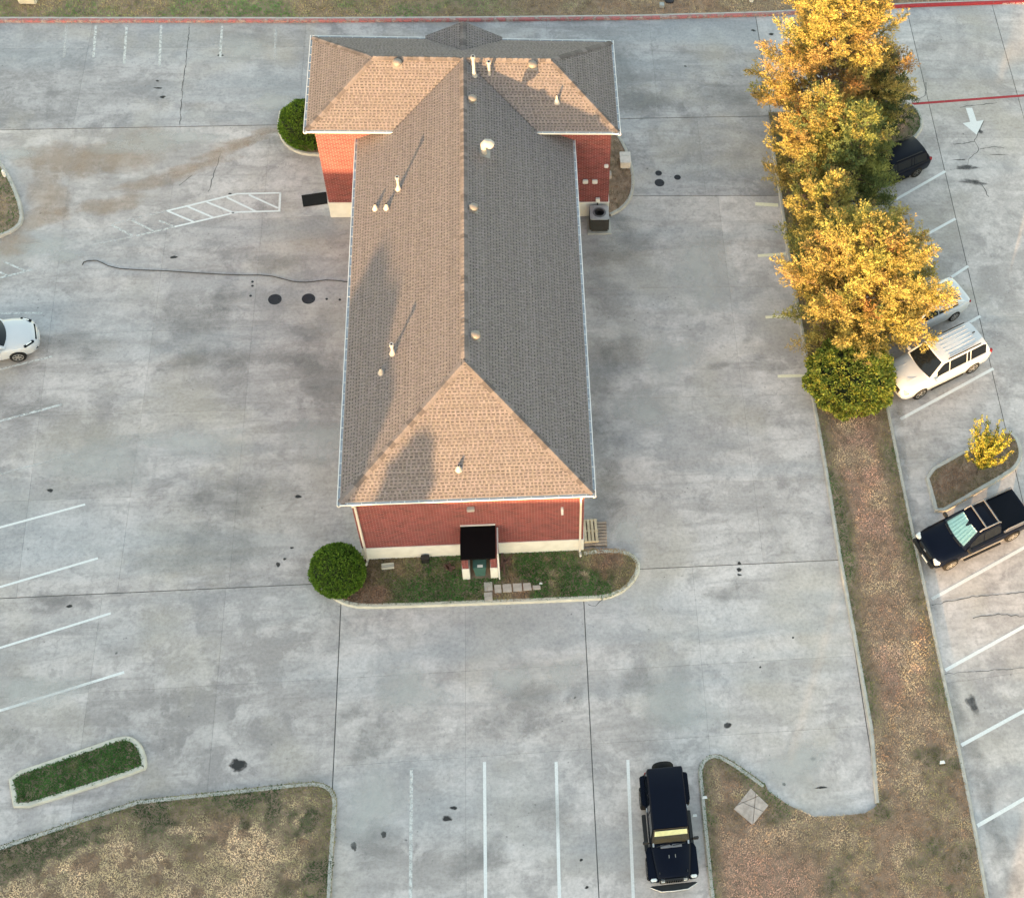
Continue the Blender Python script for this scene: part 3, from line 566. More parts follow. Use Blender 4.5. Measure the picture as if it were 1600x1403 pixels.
def base(x0, x1, y0, y1):
    o = MB().box(((x0 + x1) / 2, (y0 + y1) / 2, BZ / 2), (x1 - x0, y1 - y0, BZ)).box(((x0 + x1) / 2, (y0 + y1) / 2, BZ + .02), (x1 - x0 + .03, y1 - y0 + .03, .045)).build('painted_base', M['wbase'], bld, bevel=.008, seg=1); return o
base(wx0 - e, -.55, wy0 - e, wy0 + .2); base(1.0, wx1 + e, wy0 - e, wy0 + .2)
base(wx0 - e, wx0 + .2, wy0 + .21, gy0 - .05); base(wx1 - .2, wx1 + e, wy0 + .21, gy0 - .05)
base(gx0 - e, wx0 - e - .02, gy0 - e, gy0 + .2); base(wx1 + e + .02, gx1 + e, gy0 - e, gy0 + .2)
base(gx0 - e, gx0 + .2, gy0 + .21, gy1); base(gx1 - .2, gx1 + e, gy0 + .21, gy1)
# --- roof planes
def P_main(x, y): return EH + (A - abs(x)) * pm
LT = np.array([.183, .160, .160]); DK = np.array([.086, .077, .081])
def shingles(name, O, U, Vd, vmax, lo, hi, row=.132, seed=0):
    r2 = np.random.default_rng(seed); U = np.array(U, float); Vd = np.array(Vd, float); O = np.array(O, float); N = np.cross(U, Vd); N = N / np.linalg.norm(N); N = N if N[2] > 0 else -N
    verts = []; cols = []; faces = []
    def q(c4, col):
        i = len(verts); verts.extend(c4); cols.extend([col] * 4); faces.append((i, i + 1, i + 2, i + 3))
    nr = int(math.ceil(vmax / row))
    for k in range(nr):
        v0 = k * row; v1 = min(v0 + row, vmax - 1e-4)
        if v1 - v0 < .01: continue
        cl = lambda u, v: min(max(u, lo(v)), hi(v)); P = lambda u, v, h_: O + U * cl(u, v) + Vd * v + N * h_
        a, b = min(lo(v0), lo(v1)), max(hi(v0), hi(v1))
        if b - a < .03: continue
        base_c = DK * r2.uniform(.85, 1.15); step = 1.0; u = a
        while u < b:                                   # the lower layer of the course
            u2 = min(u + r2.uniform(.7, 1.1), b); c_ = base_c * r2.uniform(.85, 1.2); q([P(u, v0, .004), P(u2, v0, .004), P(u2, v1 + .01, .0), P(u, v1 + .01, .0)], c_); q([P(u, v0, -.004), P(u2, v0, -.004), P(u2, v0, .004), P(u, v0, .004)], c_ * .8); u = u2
        u = a - r2.uniform(0, .3); high = False; rt_ = r2.uniform(.94, 1.06)
        while u < b:                                   # the raised tabs
            high = not high; wd = r2.uniform(.05, .085) if high else r2.uniform(.07, .13); u2 = u + wd
            if u2 > a and u < b and min(cl(u2, v0) - cl(u, v0), 9) > .01:
                c_ = LT * r2.uniform(.9, 1.1) * rt_ * np.array([1, r2.uniform(.98, 1.02), r2.uniform(.96, 1.04)]) * (1.06 if high else .96)
                vt = v0 - .006 if v0 > .01 else v0; vm = v1 if high else v0 + (v1 - v0) * r2.uniform(.56, .7); h0, h1 = (.016, .009) if high else (.012, .008)
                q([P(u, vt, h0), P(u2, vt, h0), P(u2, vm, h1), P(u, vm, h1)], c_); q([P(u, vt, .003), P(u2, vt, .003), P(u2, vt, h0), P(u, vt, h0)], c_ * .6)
            u = u2
    o = npmesh(name, verts, faces, M['shingle'], bld, np.array(cols)); o['kind'] = 'stuff'; return o
def unit(v): v = Vector(v); return v.normalized()
cm = 1 / math.sqrt(1 + pm * pm); cw = 1 / math.sqrt(1 + pw * pw)
xv = A - (WH - EH) / pm                      # where the wing eave meets the main slope
def main_hi(v):
    x = v * cm                               # plan distance up from the eave
    r_ = A - x
    return gy0 if r_ > xv else yf + (yr - yf) * (xv - r_) / xv
for sg, nm in ((-1, 'left'), (1, 'right')):
    o = shingles('main_roof_shingles', (sg * A, 0, EH), (0, 1, 0), unit((-sg, 0, pm)), A / cm, lambda v: Y0 + v * cm, main_hi, seed=3 + sg)
    o['label'] = nm + ' long slope of brown roof shingles'
shingles('front_hip_shingles', (0, Y0, EH), (1, 0, 0), unit((0, 1, pm)), A / cm, lambda v: -A + v * cm, lambda v: A - v * cm, seed=8)['label'] = 'front hip face of brown roof shingles'
dW = yr - yf
for sg, nm in ((-1, 'left'), (1, 'right')):
    inn = lambda v: xv * (1 - min(1, v * cw / dW)); out = lambda v: W - v * cw
    if sg < 0: lo, hi = (lambda v: -out(v)), (lambda v: -inn(v) - WX)
    else: lo, hi = (lambda v: inn(v) - WX), out
    shingles('wing_front_shingles', (WX, yf, WH), (1, 0, 0), unit((0, 1, pw)), dW / cw, lo, hi, seed=20 + sg)['label'] = nm + ' front slope of the wing roof'
    shingles('wing_hip_shingles', (WX + sg * W, 0, WH), (0, 1, 0), unit((-sg, 0, pw)), dW / cw, lambda v: yf + v * cw, lambda v: yb - v * cw, seed=30 + sg)['label'] = nm + ' hip face of the wing roof'
shingles('wing_back_shingles', (WX, yb, WH), (1, 0, 0), unit((0, -1, pw)), dW / cw, lambda v: -W + v * cw, lambda v: W - v * cw, seed=40)
gh, gw = .92, 1.78; yv = yb - gh / pw; gx = -.05
sl_ = gh / gw; cg = 1 / math.sqrt(1 + sl_ * sl_); YG = YB + .1
for sg in (-1, 1):
    shingles('gable_shingles', (gx + sg * gw, 0, WH), (0, 1, 0), unit((-sg, 0, sl_)), gw / cg, lambda v: yb + (yv - yb) * min(1, v * cg / gw), lambda v: YG, seed=50 + sg)
MB().add([(gx - gw, YG - .02, WH - .02), (gx + gw, YG - .02, WH - .02), (gx, YG - .02, WH + gh - .02), (gx - gw, YG - .12, WH - .02), (gx + gw, YG - .12, WH - .02), (gx, YG - .12, WH + gh - .02)], [(0, 1, 2), (5, 4, 3), (0, 2, 5, 3), (1, 4, 5, 2), (0, 3, 4, 1)]).build('gable_wall', M['brickx'], bld)
u_ = .02                                    # underlay just below the shingles
ud = MB()
def poly(pts): ud.add([(p[0], p[1], p[2] - u_) for p in pts], [tuple(range(len(pts)))])
for sg in (-1, 1):
    poly([(sg * A, Y0, EH), (0, Y0 + A, ZR), (0, yr, ZR), (sg * xv, yf, WH)]); poly([(sg * A, Y0, EH), (sg * xv, yf, WH), (sg * xv, gy0, WH), (sg * A, gy0, EH)])
    poly([(WX + sg * W, yf, WH), (sg * xv, yf, WH), (0, yr, ZR), (WX + sg * (W - dW), yr, ZR)]); poly([(WX + sg * W, yf, WH), (WX + sg * (W - dW), yr, ZR), (WX + sg * W, yb, WH)])
    poly([(gx + sg * gw, yb, WH), (gx, yv, WH + gh), (gx, YG, WH + gh), (gx + sg * gw, YG, WH)])
poly([(-A, Y0, EH), (A, Y0, EH), (0, Y0 + A, ZR)]); poly([(WX - W, yb, WH), (WX + W, yb, WH), (WX + W - dW, yr, ZR), (WX - W + dW, yr, ZR)])
ud.build('roof_underlay', M['underlay'], bld, fix=False)
# --- ridge and hip caps: one object each
cap = MB()
L_, wc = .32, .15
cap.add([(0, -wc, -.035), (0, 0, .048), (0, wc, -.035), (L_, -wc, -.075), (L_, 0, .002), (L_, wc, -.075), (0, -wc, -.08), (0, 0, -.0), (0, wc, -.08)], [(0, 1, 4, 3), (1, 2, 5, 4), (6, 7, 1, 0), (7, 8, 2, 1)])
capm = []
for k in range(4):
    me = bpy.data.meshes.new('ridge_cap'); me.from_pydata(cap.v, [], cap.f); c_ = LT * (.9, .72, 1.02, .6)[k]
    a = me.color_attributes.new('Col', 'FLOAT_COLOR', 'POINT'); a.data.foreach_set('color', np.tile(np.append(c_, 1), len(cap.v)).astype(np.float32)); me.materials.append(M['shingle']); capm.append(me)
def caps(p0, p1, step=.2, flat=1.0):
    p0, p1 = Vector(p0), Vector(p1); d = (p1 - p0).normalized(); up = Vector((0, 0, 1)); up = (up - d * up.dot(d)).normalized(); y = up.cross(d)
    n = int((p1 - p0).length / step)
    for i in range(n):
        o = bpy.data.objects.new('ridge_cap', random.choice(capm)); COL.objects.link(o); o.parent = bld
        o.matrix_local = Matrix.Translation(p0 + d * (i * step) + Vector((0, 0, .016))) @ Matrix((d, y * random.uniform(.93, 1.07), up * flat)).transposed().to_4x4()
caps((-A, Y0, EH), (0, Y0 + A, ZR), .28, .6); caps((A, Y0, EH), (0, Y0 + A, ZR), .28, .6)
caps((0, yr, ZR), (0, Y0 + A + .1, ZR), .2)
for sg in (-1, 1):
    caps((WX + sg * W, yf, WH), (WX + sg * (W - dW), yr, ZR), .28, .6); caps((WX + sg * W, yb, WH), (WX + sg * (W - dW), yr, ZR), .28, .6)
    caps((WX + sg * (W - dW), yr, ZR), (sg * .1, yr, ZR), .25)
caps((gx, YG - .1, WH + gh), (gx, yv, WH + gh), .22)
# --- fascia, soffit, gutters
def gutter(p, q, z, out, hang=.55):
    """trough from p to q with its outer face towards `out`"""
    p, q = Vector((*p, 0)), Vector((*q, 0)); d = (q - p).normalized(); o = Vector((*out, 0)); L = (q - p).length
    prof = [(0, .0), (0, -.12), (GI - .05, -.12), (GI, -.05), (GI, .015), (GI - .03, .015), (GI - .03, -.03), (GI - .06, -.10), (.012, -.10), (.012, .0)]
    g_ = MB().loft([[tuple(c + o * a + Vector((0, 0, z + b))) for a, b in prof] for c in (p, q)]).build('gutter', M['trim'], bld)
    MB().loft([[tuple(c + o * a + Vector((0, 0, z + b))) for a, b in [(.014, -.098), (GI - .062, -.098), (GI - .035, -.03), (GI - .035, -.02), (.014, -.02)]] for c in (p, q)]).build('trough_bottom', M['gutter_in'], g_)
    h = MB(); n = int(L / hang)
    for i in range(n + 1): h.box(tuple(p + d * (L * (i + .5) / (n + 1)) + o * (GI / 2) + Vector((0, 0, z + .006))), (.03, GI, .012) if abs(d.y) < .5 else (GI, .03, .012))
    h.build('gutter_hanger', M['trim'], g_)['kind'] = 'stuff'
    return g_
gutter((-A, Y0 - GI + .002), (-A, gy0 - .01), EH, (-1, 0)); gutter((A, Y0 - GI + .002), (A, gy0 - .01), EH, (1, 0)); gutter((-A, Y0), (A, Y0), EH, (0, -1))
gutter((WX - W, yf - GI + .002), (WX - W, yb + GI - .002), WH, (-1, 0)); gutter((WX + W, yf - GI + .002), (WX + W, yb + GI - .002), WH, (1, 0))
gutter((WX - W, yf), (-xv, yf), WH, (0, -1)); gutter((xv, yf), (WX + W, yf), WH, (0, -1)); gutter((WX - W, yb), (gx - gw, yb), WH, (0, 1)); gutter((gx + gw, yb), (WX + W, yb), WH, (0, 1))
s_ = MB()
for x0, x1, y0, y1, z in ((-A, A, Y0 + .02, wy0, EH), (-A, wx0, wy0, gy0, EH), (wx1, A, wy0, gy0, EH), (WX - W, -xv - .3, yf + .02, gy0, WH), (xv + .3, WX + W, yf + .02, gy0, WH), (WX - W, gx0, gy0, gy1, WH), (gx1, WX + W, gy0, gy1, WH), (WX - W, WX + W, gy1, yb, WH)): s_.box(((x0 + x1) / 2, (y0 + y1) / 2, z - .13), (x1 - x0 - .004, y1 - y0 - .004, .04))
s_.build('soffit', M['soffit'], bld)
fs = MB()
for x0, x1, y0, y1, z in ((-A + .02, -A + .05, Y0, gy0, EH), (A - .05, A - .02, Y0, gy0, EH), (-A + .05, A - .05, Y0 + .004, Y0 + .03, EH), (WX - W + .02, WX - W + .05, yf, yb, WH), (WX + W - .05, WX + W - .02, yf, yb, WH), (WX - W + .05, -xv, yf + .004, yf + .03, WH), (xv, WX + W - .05, yf + .004, yf + .03, WH)): fs.box(((x0 + x1) / 2, (y0 + y1) / 2, z - .1), (x1 - x0, y1 - y0, .14))
fs.build('fascia', M['trim'], bld)
for sg in (-1, 1):                          # downspouts at the front corners
    x = sg * (wx1 - .13); ys = wy0 - .075
    MB().tube([(x, .04, EH - .12), (x, .06, EH - .22), (x, ys - .03, EH - .55), (x, ys, EH - .65), (x, ys, .2), (x - sg * 0, ys - .05, .1), (x + (.02 if sg > 0 else -.06), ys - .28, .17)], .055, 4).build('downspout', M['trimw'], bld, 40)
# wall lamp, wall vents
MB().box((.02, wy0 - .09, 4.05), (.3, .18, .16)).build('wall_lamp', M['greyp'], bld, bevel=.02)['label'] = 'small grey lamp box under the front eave'
MB().box((3.62, wy0 - .06, 3.72), (.1, .12, .14)).cyl((3.62, wy0 - .12, 3.66), (3.62, wy0 - .26, 3.6), .05).build('security_camera', M['trim'], bld)
for x, z, r_ in ((5.43, 2.55, .13), (5.88, 2.55, .13), (6.4, 3.62, .1)):
    MB().box((x, gy0 - .07, z), (r_ * 2, .14, r_ * 1.8)).build('wall_vent', M['trim'], bld, bevel=.03)
MB().cyl((gx1 + .002, gy0 + .6, 2.3), (gx1 + .14, gy0 + .6, 2.3), .2, 18).build('electric_meter', M['pipe'], bld, 40, bevel=.02)
MB().tube([(6.05, gy0 - .06, 1.35), (6.05, gy0 - .06, .5), (5.9, gy0 - .2, .35), (5.75, gy0 - .45, .3)], .03, 6).build('refrigerant_line', M['hose'], bld, 60)
MB().box((6.05, gy0 - .08, 1.25), (.2, .12, .28)).build('disconnect_box', M['trim'], bld, bevel=.015)
# --- roof vents
NL, NR_, NF, NWF = Vector((-pm, 0, 1)), Vector((pm, 0, 1)), Vector((0, -pm, 1)), Vector((0, -pw, 1))
PL = {'L': (Vector((-A, 0, EH)), NL), 'R': (Vector((A, 0, EH)), NR_), 'F': (Vector((0, Y0, EH)), NF), 'W': (Vector((0, yf, WH)), NWF)}
def rp(u, v, k): return onplane(u, v, *PL[k])
def tilt(n): return n.normalized().to_track_quat('Z', 'Y').to_matrix()
for u, v, k in ((738, 157, 'R'), (740, 327, 'R'), (743, 526, 'R'), (621, 101, 'W'), (832, 104, 'W')):
    b = rp(u, v, k); m = tilt(PL[k][1]); o = MB().box(b + Vector((0, 0, .02)), (.42, .42, .012), M=m).build('roof_vent', M['flash'], bld)
    MB().lathe([(.13, -.08), (.14, .1), (.0, .11)], b, 18).lathe([(.0, .06), (.2, .06), (.215, .10), (.2, .16), (.15, .215), (.07, .245), (.0, .25)], b, 20).build('vent_dome', M['vent'], o, 50)
b = rp(757, 240, 'R')
o = MB().box(b + Vector((.02, 0, .02)), (.5, .5, .012), M=tilt(NR_)).build('exhaust_hood', M['flash'], bld)
g_ = MB()
g_.tube([b + Vector((-.02, 0, -.05)), b + Vector((-.02, 0, .38)), b + Vector((.0, 0, .52)), b + Vector((.1, 0, .62)), b + Vector((.22, 0, .6)), b + Vector((.30, 0, .5))], [.12, .12, .16, .20, .21, .20], 16).build('hood_elbow', M['pipe'], o, 50)
for u, v, k, h_, r_ in ((623, 296, 'L', .76, .055), (587, 327, 'L', .3, .045), (604.5, 326, 'L', .28, .045), (614, 553, 'L', .64, .055), (596, 583, 'L', .3, .04), (717, 734, 'F', .3, .045), (741, 119, 'R', 1.15, .07), (765, 122, 'R', .95, .065), (870, 161, 'W', .46, .045)):
    b = rp(u, v, k); m = tilt(PL[k][1])
    o = MB().box(b + Vector((0, 0, .018)), (.26, .24, .012), M=m).build('plumbing_vent', M['flash'], bld)
    MB().lathe([(.15, .0), (.10, .09), (r_ + .02, .22), (r_ + .01, .24)], b, 14).build('flashing_boot', M['pipe'], o, 50)
    p = MB().cyl(b + Vector((0, 0, .0)), b + Vector((0, 0, h_)), r_, 12)
    if h_ > .5: p.lathe([(r_ + .005, h_ - .1), (r_ + .035, h_ - .09), (r_ + .035, h_ + .02), (r_ - .01, h_ + .02)], b, 12)
    p.build('vent_pipe', M['pipe'], o, 50); MB().cyl(b + Vector((0, 0, h_ + .021)), b + Vector((0, 0, h_ + .025)), r_ * .75, 10).build('pipe_mouth', M['black'], o)
# --- porch with black flat roof
PX0, PX1, PYF, PZ = -.47, .93, -1.08, 2.6
MB().box(((PX0 + PX1) / 2, (PYF + wy0) / 2, PZ - .09), (PX1 - PX0, wy0 - PYF - .01, .16)).build('porch_roof', M['black'], bld, bevel=.02)
MB().box(((PX0 + PX1) / 2, wy0 - .03, PZ + .03), (PX1 - PX0, .05, .03)).build('porch_flashing', M['trim'], bld)
for x0, x1 in ((-.47, -.22), (.67, .93)):
    MB().box(((x0 + x1) / 2, (-.70 + wy0) / 2, (BZ + PZ - .18) / 2), (x1 - x0, wy0 + .70, PZ - .18 - BZ)).build('porch_pier', M['brickx'], bld)
    MB().box(((x0 + x1) / 2, (-.73 + wy0) / 2, BZ / 2), (x1 - x0 + .05, wy0 + .73, BZ)).build('pier_base', M['wbase'], bld, bevel=.01)
MB().box((.225, wy0 - .04, 1.1), (.8, .06, 2.1)).build('door', M['green'], bld, bevel=.01)
MB().box((.225, wy0 - .4, .06), (.86, .7, .12)).build('door_step', M['soil'], bld, bevel=.01)
MB().tube([(1.0, wy0 - .05, PZ - .2), (1.0, -.78, PZ - .25), (1.0, -.80, .15)], .035, 6).build('porch_downspout', M['trim'], bld, 50)
# ------------------------------------------------------------------ vehicles
def wheel(parent, x, y, r, wd, rimm, name='wheel', spokes=5, out=None):
    out = out or (1 if y > 0 else -1)
    prof = [(r * .62, -wd / 2 * .9), (r * .9, -wd / 2), (r * .985, -wd / 2 * .75), (r, 0), (r * .985, wd / 2 * .75), (r * .9, wd / 2), (r * .62, wd / 2 * .9)]
    t = MB().lathe(prof, (x, y, r), 28, 'Y').build(name, M['rubber'], parent, 40)
    yo = y + out * wd * .44
    rm = MB()
    rm.lathe([(r * .66, -.0), (r * .66, .012), (r * .58, .012), (r * .56, -.03), (r * .56, -.0)] if out > 0 else [(r * .66, .0), (r * .66, -.012), (r * .58, -.012), (r * .56, .03), (r * .56, .0)], (x, yo, r), 24, 'Y')
    for k in range(spokes):
        a = 2 * math.pi * k / spokes + .3; c = (x + math.cos(a) * r * .33, yo - out * .008, r + math.sin(a) * r * .33)
        rm.box(c, (r * .6, .03, r * .17), M=Matrix.Rotation(-a, 3, 'Y'))
    rm.lathe([(r * .13, -.03), (r * .13, .02), (.0, .025)] if out > 0 else [(r * .13, .03), (r * .13, -.02), (.0, -.025)], (x, yo, r), 12, 'Y')
    rm.build('rim', rimm, t, 40)
    MB().cyl((x, y + out * wd * .1, r), (x, y + out * wd * .3, r), r * .6, 20).build('brake_disc', M['blackpl'], t)
    return t
def interp(tab, x):
    tab = sorted(tab)
    if x <= tab[0][0]: return tab[0][1:]
    for a, b in zip(tab, tab[1:]):
        if x <= b[0]: t = (x - a[0]) / (b[0] - a[0]); return tuple(p + (q - p) * t for p, q in zip(a[1:], b[1:]))
    return tab[-1][1:]
def body_mesh(st, wheels, mat, parent, name='body', cut=True):
    """st: (x, half width, bottom z, shoulder z, top z)"""
    rings = []
    for x, w_, zb, zs, zt in st:
        half = [(w_ * .80, zb), (w_ * .95, zb + .05), (w_ * .985, zb + (zs - zb) * .35), (w_, zb + (zs - zb) * .68), (w_ * .985, zs - .07), (w_ * .93, zs - .005), (w_ * .70, zs + (zt - zs) * .6), (w_ * .36, zt - (zt - zs) * .06), (0, zt)]
        ring = [(x, y, z) for y, z in half] + [(x, -y, z) for y, z in reversed(half[:-1])]
        rings.append(ring)
    o = MB().loft(rings).build(name, mat, parent)
    if cut:
        c = MB()
        for x, y, r in wheels:
            s = 1 if y > 0 else -1; c.cyl((x, y - s * .22, r), (x, y + s * .6, r), r + .055, 28)
        co = c.build('wheel_well_cutter', M['blackpl'])
        md = o.modifiers.new('b', 'BOOLEAN'); md.operation = 'DIFFERENCE'; md.object = co; md.solver = 'EXACT'
        try: md.material_mode = 'TRANSFER'
        except Exception: pass
        bpy.context.view_layer.update(); dg = bpy.context.evaluated_depsgraph_get(); me = bpy.data.meshes.new_from_object(o.evaluated_get(dg))
        o.modifiers.clear(); old = o.data; o.data = me; bpy.data.objects.remove(co)
    try: o.data.shade_smooth(); o.data.set_sharp_from_angle(angle=R(38))
    except Exception: pass
    return o
def greenhouse(parent, mat, xc, xrf, xrr, xt, zb, zr, wb, wr, zbr=None, glass=True, npill=(.5,), rear=True, bulge=.12, front_glass='glass', roofcurve=.035, side_rng=(.03, .97), taper=.04):
    zbr = zb if zbr is None else zbr; ns = 8
    us = [-1 + 2 * i / ns for i in range(ns + 1)]
    def cowl(u): return Vector((xc + bulge * (1 - u * u), wb * u, zb))
    def rf(u): return Vector((xrf + bulge * .5 * (1 - u * u), wr * u, zr - .05 * u ** 4))
    def rr(u): return Vector((xrr - bulge * .2 * (1 - u * u), (wr - taper) * u, zr - .03 - .05 * u ** 4))
    def tl(u): return Vector((xt - bulge * .5 * (1 - u * u), (wb - taper) * u, zbr))
    mid = lambda t: (lambda u: rf(u).lerp(rr(u), t) + Vector((0, 0, roofcurve * (1 - u * u) * .6 + roofcurve * math.sin(math.pi * t))))
    rows = [cowl, rf, mid(.25), mid(.5), mid(.75), rr, tl]
    mb = MB(); P = [f(u) for f in rows for u in us]; n = ns + 1
    mb.add(P, [(i * n + k, i * n + k + 1, (i + 1) * n + k + 1, (i + 1) * n + k) for i in range(len(rows) - 1) for k in range(ns)])
    for s, k in ((-1, 0), (1, ns)):                       # sides
        idx = [i * n + k for i in range(len(rows))]; mb.add([P[i] for i in idx], [tuple(range(len(rows)))])
    o = mb.build('cabin', mat, parent, 30)
    def patch(name, fa, fb, u0, u1, v0, v1, m, nu=8, off=.012, flip=1):
        V = []; Fs = []
        for j in range(3):
            v = v0 + (v1 - v0) * j / 2
            for i in range(nu + 1):
                u = u0 + (u1 - u0) * i / nu; p = fa(u).lerp(fb(u), v); e_ = .01
                du = fa(min(1, u + e_)).lerp(fb(min(1, u + e_)), v) - fa(max(-1, u - e_)).lerp(fb(max(-1, u - e_)), v); dv = fb(u) - fa(u); nn = du.cross(dv).normalized() * flip; V.append(p + nn * off)
        Fs = [(j * (nu + 1) + i, j * (nu + 1) + i + 1, (j + 1) * (nu + 1) + i + 1, (j + 1) * (nu + 1) + i) for j in range(2) for i in range(nu)]
        return MB().add(V, Fs).build(name, m, parent, 60, fix=False)
    sgn = 1 if (cowl(.01) - cowl(-.01)).cross(rf(0) - cowl(0)).x > 0 else -1
    patch('windshield', cowl, rf, -.88, .88, .07, .94, M[front_glass], off=.05 if front_glass == 'pane' else .012, flip=sgn)
    if rear: patch('rear_window', tl, rr, -.84, .84, .18, .9, M['glass'], flip=1 if (tl(.01) - tl(-.01)).cross(rr(0) - tl(0)).x < 0 else -1)
    for s in (-1, 1):
        sb = lambda t: cowl(s).lerp(tl(s), t)
        def st(t):
            x = cowl(s).x + (tl(s).x - cowl(s).x) * t; a, b = rf(s), rr(s)
            if x > a.x: k = (cowl(s).x - x) / max(1e-4, cowl(s).x - a.x); return cowl(s).lerp(a, k)
            if x < b.x: k = (x - tl(s).x) / max(1e-4, b.x - tl(s).x); return tl(s).lerp(b, k)
            return a.lerp(b, (a.x - x) / (a.x - b.x))
        cutp = [side_rng[0]] + list(npill) + [side_rng[1]]
        for a, b in zip(cutp, cutp[1:]):
            a2, b2 = a + .008, b - .008; V = []; K = 5
            for j, vv in enumerate((.06, .90)):
                for i in range(K + 1):
                    t = a2 + (b2 - a2) * i / K; p = sb(t).lerp(st(t), vv); V.append((p.x, p.y + s * .012, p.z))
            MB().add(V, [(i, i + 1, K + 2 + i, K + 1 + i) for i in range(K)]).build('side_window', M['glass'], parent, fix=True)
    return o, dict(cowl=cowl, rf=rf, patch=patch, sgn=sgn)
def vehicle(name, label, cat, loc, head): 
    o = empty(name, loc, head); tag(o, label, cat); return o
def bar(parent, name, pts, r, mat, n=6): return MB().tube(pts, r, n).build(name, mat, parent, 60)
def pbox(parent, name, c, d, mat, bev=.02, rz=0): return MB().box(c, d, rz).build(name, mat, parent, None, bevel=bev)
def mirrors(v, x, y, z, mat, s=1.0):
    for sg in (-1, 1): MB().box((x, sg * (y + .1), z), (.12 * s, .22 * s, .16 * s)).box((x, sg * y, z - .04), (.05, .1, .05)).build('mirror', mat, v, None, bevel=.03)
def center_from(wheelpx, z, other, wy, xw, head):
    """place a car so that its left wheel at local (xw, wy) sits at the pixel"""
    p = G(*wheelpx, z); c, s = math.cos(head), math.sin(head); return Vector((p.x - (c * xw - s * wy), p.y - (s * xw + c * wy), 0))
# --- white three-row utility car
def suv(name, label, mat, loc, head, sc=1.0, rimm='rim', ribs=True, blackp=True, H=1.76):
    v = vehicle(name, label, 'car', loc, head); v.scale = (sc, sc, sc); r = .39; wl = [(1.56, .84, r), (1.56, -.84, r), (-1.5, .84, r), (-1.5, -.84, r)]
    st = [(-2.52, .80, .42, .92, 1.0), (-2.48, .90, .36, 1.06, 1.12), (-2.3, .96, .30, 1.1, 1.16), (-1.5, .985, .27, 1.09, 1.15), (0, .985, .26, 1.06, 1.14), (1.0, .975, .27, 1.03, 1.13), (1.35, .975, .28, 1.0, 1.11), (2.0, .955, .28, .95, 1.05), (2.3, .9, .28, .88, .99), (2.46, .8, .30, .78, .88), (2.53, .66, .36, .66, .70)]
    body_mesh(st, wl, M[mat], v)
    cb, inf = greenhouse(v, M['blackpl' if False else mat], 1.12, .38, -2.1, -2.42, 1.07, H, .90, .70, npill=(.31, .6, .66), side_rng=(.1, .93))
    for x, y, rr_ in wl: wheel(v, x, y * 1.04, rr_, .25, M[rimm])
    for sg in (-1, 1):
        pbox(v, 'roof_rail', (-.85, sg * .66, H + .03), (1.9, .05, .05), M['blackpl'], .015)
        pbox(v, 'headlight', (2.345, sg * .735, .81), (.24, .26, .13), M['lamp'], .03, -sg * .4); pbox(v, 'lamp_surround', (2.335, sg * .735, .80), (.25, .30, .10), M['glass'], .03, -sg * .4)
        pbox(v, 'taillight', (-2.45, sg * .83, 1.0), (.18, .14, .24), M['tail'], .02)
        pbox(v, 'wheel_arch_trim', (0, sg * .97, .30), (1.9, .06, .1), M['blackpl'], .015); pbox(v, 'fog_lamp', (2.42, sg * .62, .50), (.1, .16, .07), M['blackpl'], .02)
        for xx in (.35, -.6): pbox(v, 'door_handle', (xx, sg * .985, .92), (.2, .03, .035), M[mat], .01)
    pbox(v, 'grille', (2.505, 0, .64), (.10, 1.05, .28), M['blackpl'], .03); pbox(v, 'rear_bumper', (-2.5, 0, .48), (.12, 1.5, .2), M['blackpl'], .03)
    if ribs:
        for k in range(6): pbox(v, 'roof_rib', (-.85, (k - 2.5) * .2, H + .032), (1.75, .03, .022), M[mat], .008)
        pbox(v, 'antenna', (-1.85, 0, H + .05), (.16, .05, .07), M['blackpl'], .02)
        for sg in (-1, 1): pbox(v, 'hood_crease', (1.7, sg * .42, 1.075), (.9, .03, .012), M[mat], .004, 0)
    mirrors(v, .95, .92, 1.1, M['blackpl' if mat != 'whitep' else mat])
    return v
hS = R(206.5)
suv('sport_utility_car', 'white sport utility car with ribbed roof in the stall below the trees', 'whitep', center_from((1437, 612), .39, None, .86, 1.56, hS), hS, 1.03)
suv('sport_utility_car', 'black sport utility car half hidden under the trees below the arrow island', 'navy', center_from((1437, 268), .36, None, .86, -1.5, hS), hS, .88, 'rimd', False, H=1.72)
